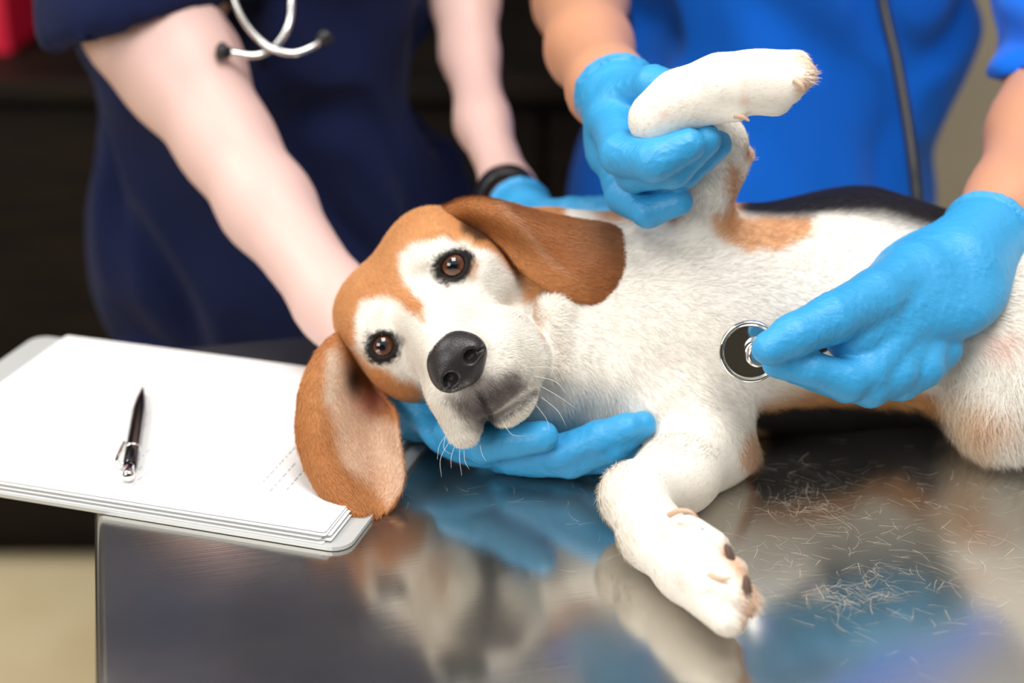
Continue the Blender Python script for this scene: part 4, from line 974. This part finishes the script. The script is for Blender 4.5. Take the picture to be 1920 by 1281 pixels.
# hand lifting the paw
hand('glove', [
    [(1150, 230, 1.02, 0.0150), (1165, 288, 0.955, 0.0130), (1225, 302, 0.930, 0.0122), (1288, 272, 0.928, 0.0100)],
    [(1165, 260, 1.02, 0.0145), (1190, 322, 0.968, 0.0122), (1260, 318, 0.945, 0.0112), (1322, 262, 0.936, 0.0095)],
    [(1170, 290, 1.03, 0.0140), (1200, 330, 0.985, 0.0108), (1282, 322, 0.960, 0.0100), (1344, 272, 0.952, 0.0090)],
    [(1155, 300, 1.03, 0.0130), (1168, 368, 1.0, 0.0108), (1214, 397, 0.976, 0.0096), (1274, 378, 0.968, 0.0086)],
    [(1175, 185, 1.02, 0.0150), (1225, 160, 0.99, 0.0122), (1275, 165, 0.975, 0.0100), (1300, 190, 0.975, 0.009)]],
    [((1167, 205, 1.04), (1165, 315, 1.01), 0.027, 0.0165, np.array(-RIGHT * 0.6 - FWD * 0.8)), ((1200, 200, 1.01), (1180, 300, 1.0), 0.02, 0.014, cam_n)], blue, M_glove, cuff=((1172, 225, 1.03), (1162, 190, 1.05), 0.0258, 0.0272))
# hand with the chest piece
hn = cam_n * 0.8 + UPV * 0.45 - RIGHT * 0.15
hand('glove', [
    [(1740, 500, 0.995, 0.0190), (1640, 560, 0.955, 0.0175), (1560, 598, 0.930, 0.0145), (1490, 628, 0.918, 0.0125), (1442, 654, 0.915, 0.0100)],
    [(1690, 620, 0.965, 0.0160), (1625, 700, 0.945, 0.0130), (1588, 715, 0.938, 0.0122), (1520, 692, 0.930, 0.0105), (1455, 682, 0.928, 0.0085)],
    [(1720, 620, 0.975, 0.0155), (1680, 700, 0.955, 0.0125), (1630, 726, 0.948, 0.0118), (1560, 712, 0.948, 0.0100), (1490, 694, 0.952, 0.0085)],
    [(1745, 600, 0.985, 0.0150), (1730, 690, 0.965, 0.0120), (1690, 715, 0.962, 0.0112), (1620, 715, 0.965, 0.0095)],
    [(1775, 580, 0.995, 0.0135), (1770, 655, 0.98, 0.0105), (1740, 690, 0.975, 0.0098), (1690, 705, 0.975, 0.0085)]],
    [((1835, 465, 1.02), (1690, 600, 0.972), 0.0405, 0.0225, hn), ((1760, 500, 1.0), (1630, 640, 0.957), 0.028, 0.018, hn)], blue, M_glove, cuff=((1800, 500, 1.005), (1842, 455, 1.03), 0.0285, 0.0295), wr=0.0008, webs=[[(1720, 520, 0.985, 0.021), (1600, 630, 0.950, 0.0170)]])
# wrist watch
wa = P(948, 362, 1.232); wb = P(958, 382, 1.205)
V, F = lathe([(-0.001, 0.021), (0.0, 0.0235), (0.004, 0.0245), (0.018, 0.0242), (0.022, 0.0232), (0.023, 0.0208), (-0.001, 0.021)], wa, wb, 32)
wt = mesh_obj('wristband', V, F, M_black, navy); wt['label'] = 'black watch strap on the wrist'

# ------------------------------------------------------------------ stethoscopes
st = empty('stethoscope', tuple(P(510, 60, 1.2)), 'stethoscope hanging upside down in front of the navy scrubs, silver ear tubes and black tips', 'stethoscope')
v, f = tube([P(430, -60, 1.22), P(438, -5, 1.21), P(465, 50, 1.2), P(505, 88, 1.195), P(548, 100, 1.195), P(585, 88, 1.2), P(600, 76, 1.205)], 0.0027, 12); mesh_obj('ear_tube', v, f, M_satin, st)
v, f = tube([P(540, -60, 1.22), P(546, -5, 1.215), P(540, 50, 1.205), P(515, 88, 1.203), P(480, 104, 1.2), P(440, 100, 1.195), P(428, 98, 1.195)], 0.0027, 12); mesh_obj('ear_tube', v, f, M_satin, st)
for a, b in (((432, 99, 1.195), (406, 94, 1.19)), ((596, 79, 1.205), (619, 64, 1.208))):
    A = P(*a); B = P(*b); L = np.linalg.norm(B - A); v, f = lathe([(0, 0.003), (0.0005, 0.0042), (L * .3, 0.0048), (L * .45, 0.0064), (L * .75, 0.0068), (L * .95, 0.0048), (L * 1.02, 0.002), (L * 1.03, 0.0)], A, B); mesh_obj('ear_tip', v, f, M_black, st)
v, f = tube([P(430, -55, 1.22), P(405, -160, 1.24), P(400, -300, 1.28), P(440, -420, 1.35), P(560, -520, 1.45), P(660, -420, 1.36), P(640, -280, 1.28), P(580, -150, 1.24), P(540, -55, 1.22)], 0.0045, 12); mesh_obj('tubing', v, f, M_black, st)
s2 = empty('stethoscope', tuple(P(1410, 660, 0.96)), 'stethoscope with black tube and round chrome chest piece pressed on the dog', 'stethoscope')
dn = cam_n * 0.96 - RIGHT * 0.12 - UPV * 0.16; dn /= np.linalg.norm(dn)
cp = P(1407, 659, 0.955)
R_ = 0.0188
v, f = lathe([(-0.004, 0.0), (-0.004, R_ - 0.001), (-0.002, R_), (0.001, R_), (0.0022, R_ - 0.0008), (0.0022, R_ - 0.0020), (0.0021, R_ - 0.0021), (0.0013, R_ - 0.0030), (0.00125, R_ - 0.0031), (0.00125, R_ - 0.0036), (0.00135, R_ * .55), (0.0014, R_ * .3), (0.0014, 0.0)], cp, cp + dn, 48)
mesh_obj('chest_piece', v, f, M_chrome, s2)
kp = P(1412, 661, 0.95)
kd = dn + RIGHT * 0.5; kd /= np.linalg.norm(kd)
v, f = lathe([(0, 0.0055), (0.002, 0.0062), (0.004, 0.0078), (0.0065, 0.0080), (0.0085, 0.0075), (0.009, 0.0060), (0.0084, 0.0)], kp, kp + kd, 32); mesh_obj('bell', v, f, M_satin, s2)
v, f = tube([P(1636, -160, 1.36), P(1655, 0, 1.33), P(1682, 120, 1.31), P(1703, 240, 1.29), P(1716, 340, 1.27), P(1722, 420, 1.24), P(1715, 480, 1.15), P(1660, 560, 1.03), P(1560, 640, 0.985), P(1480, 668, 0.962), P(1425, 663, 0.955)],
            [0.0048] * 8 + [0.004, 0.0035, 0.003], 14)
mesh_obj('tubing', v, f, M_black, s2)
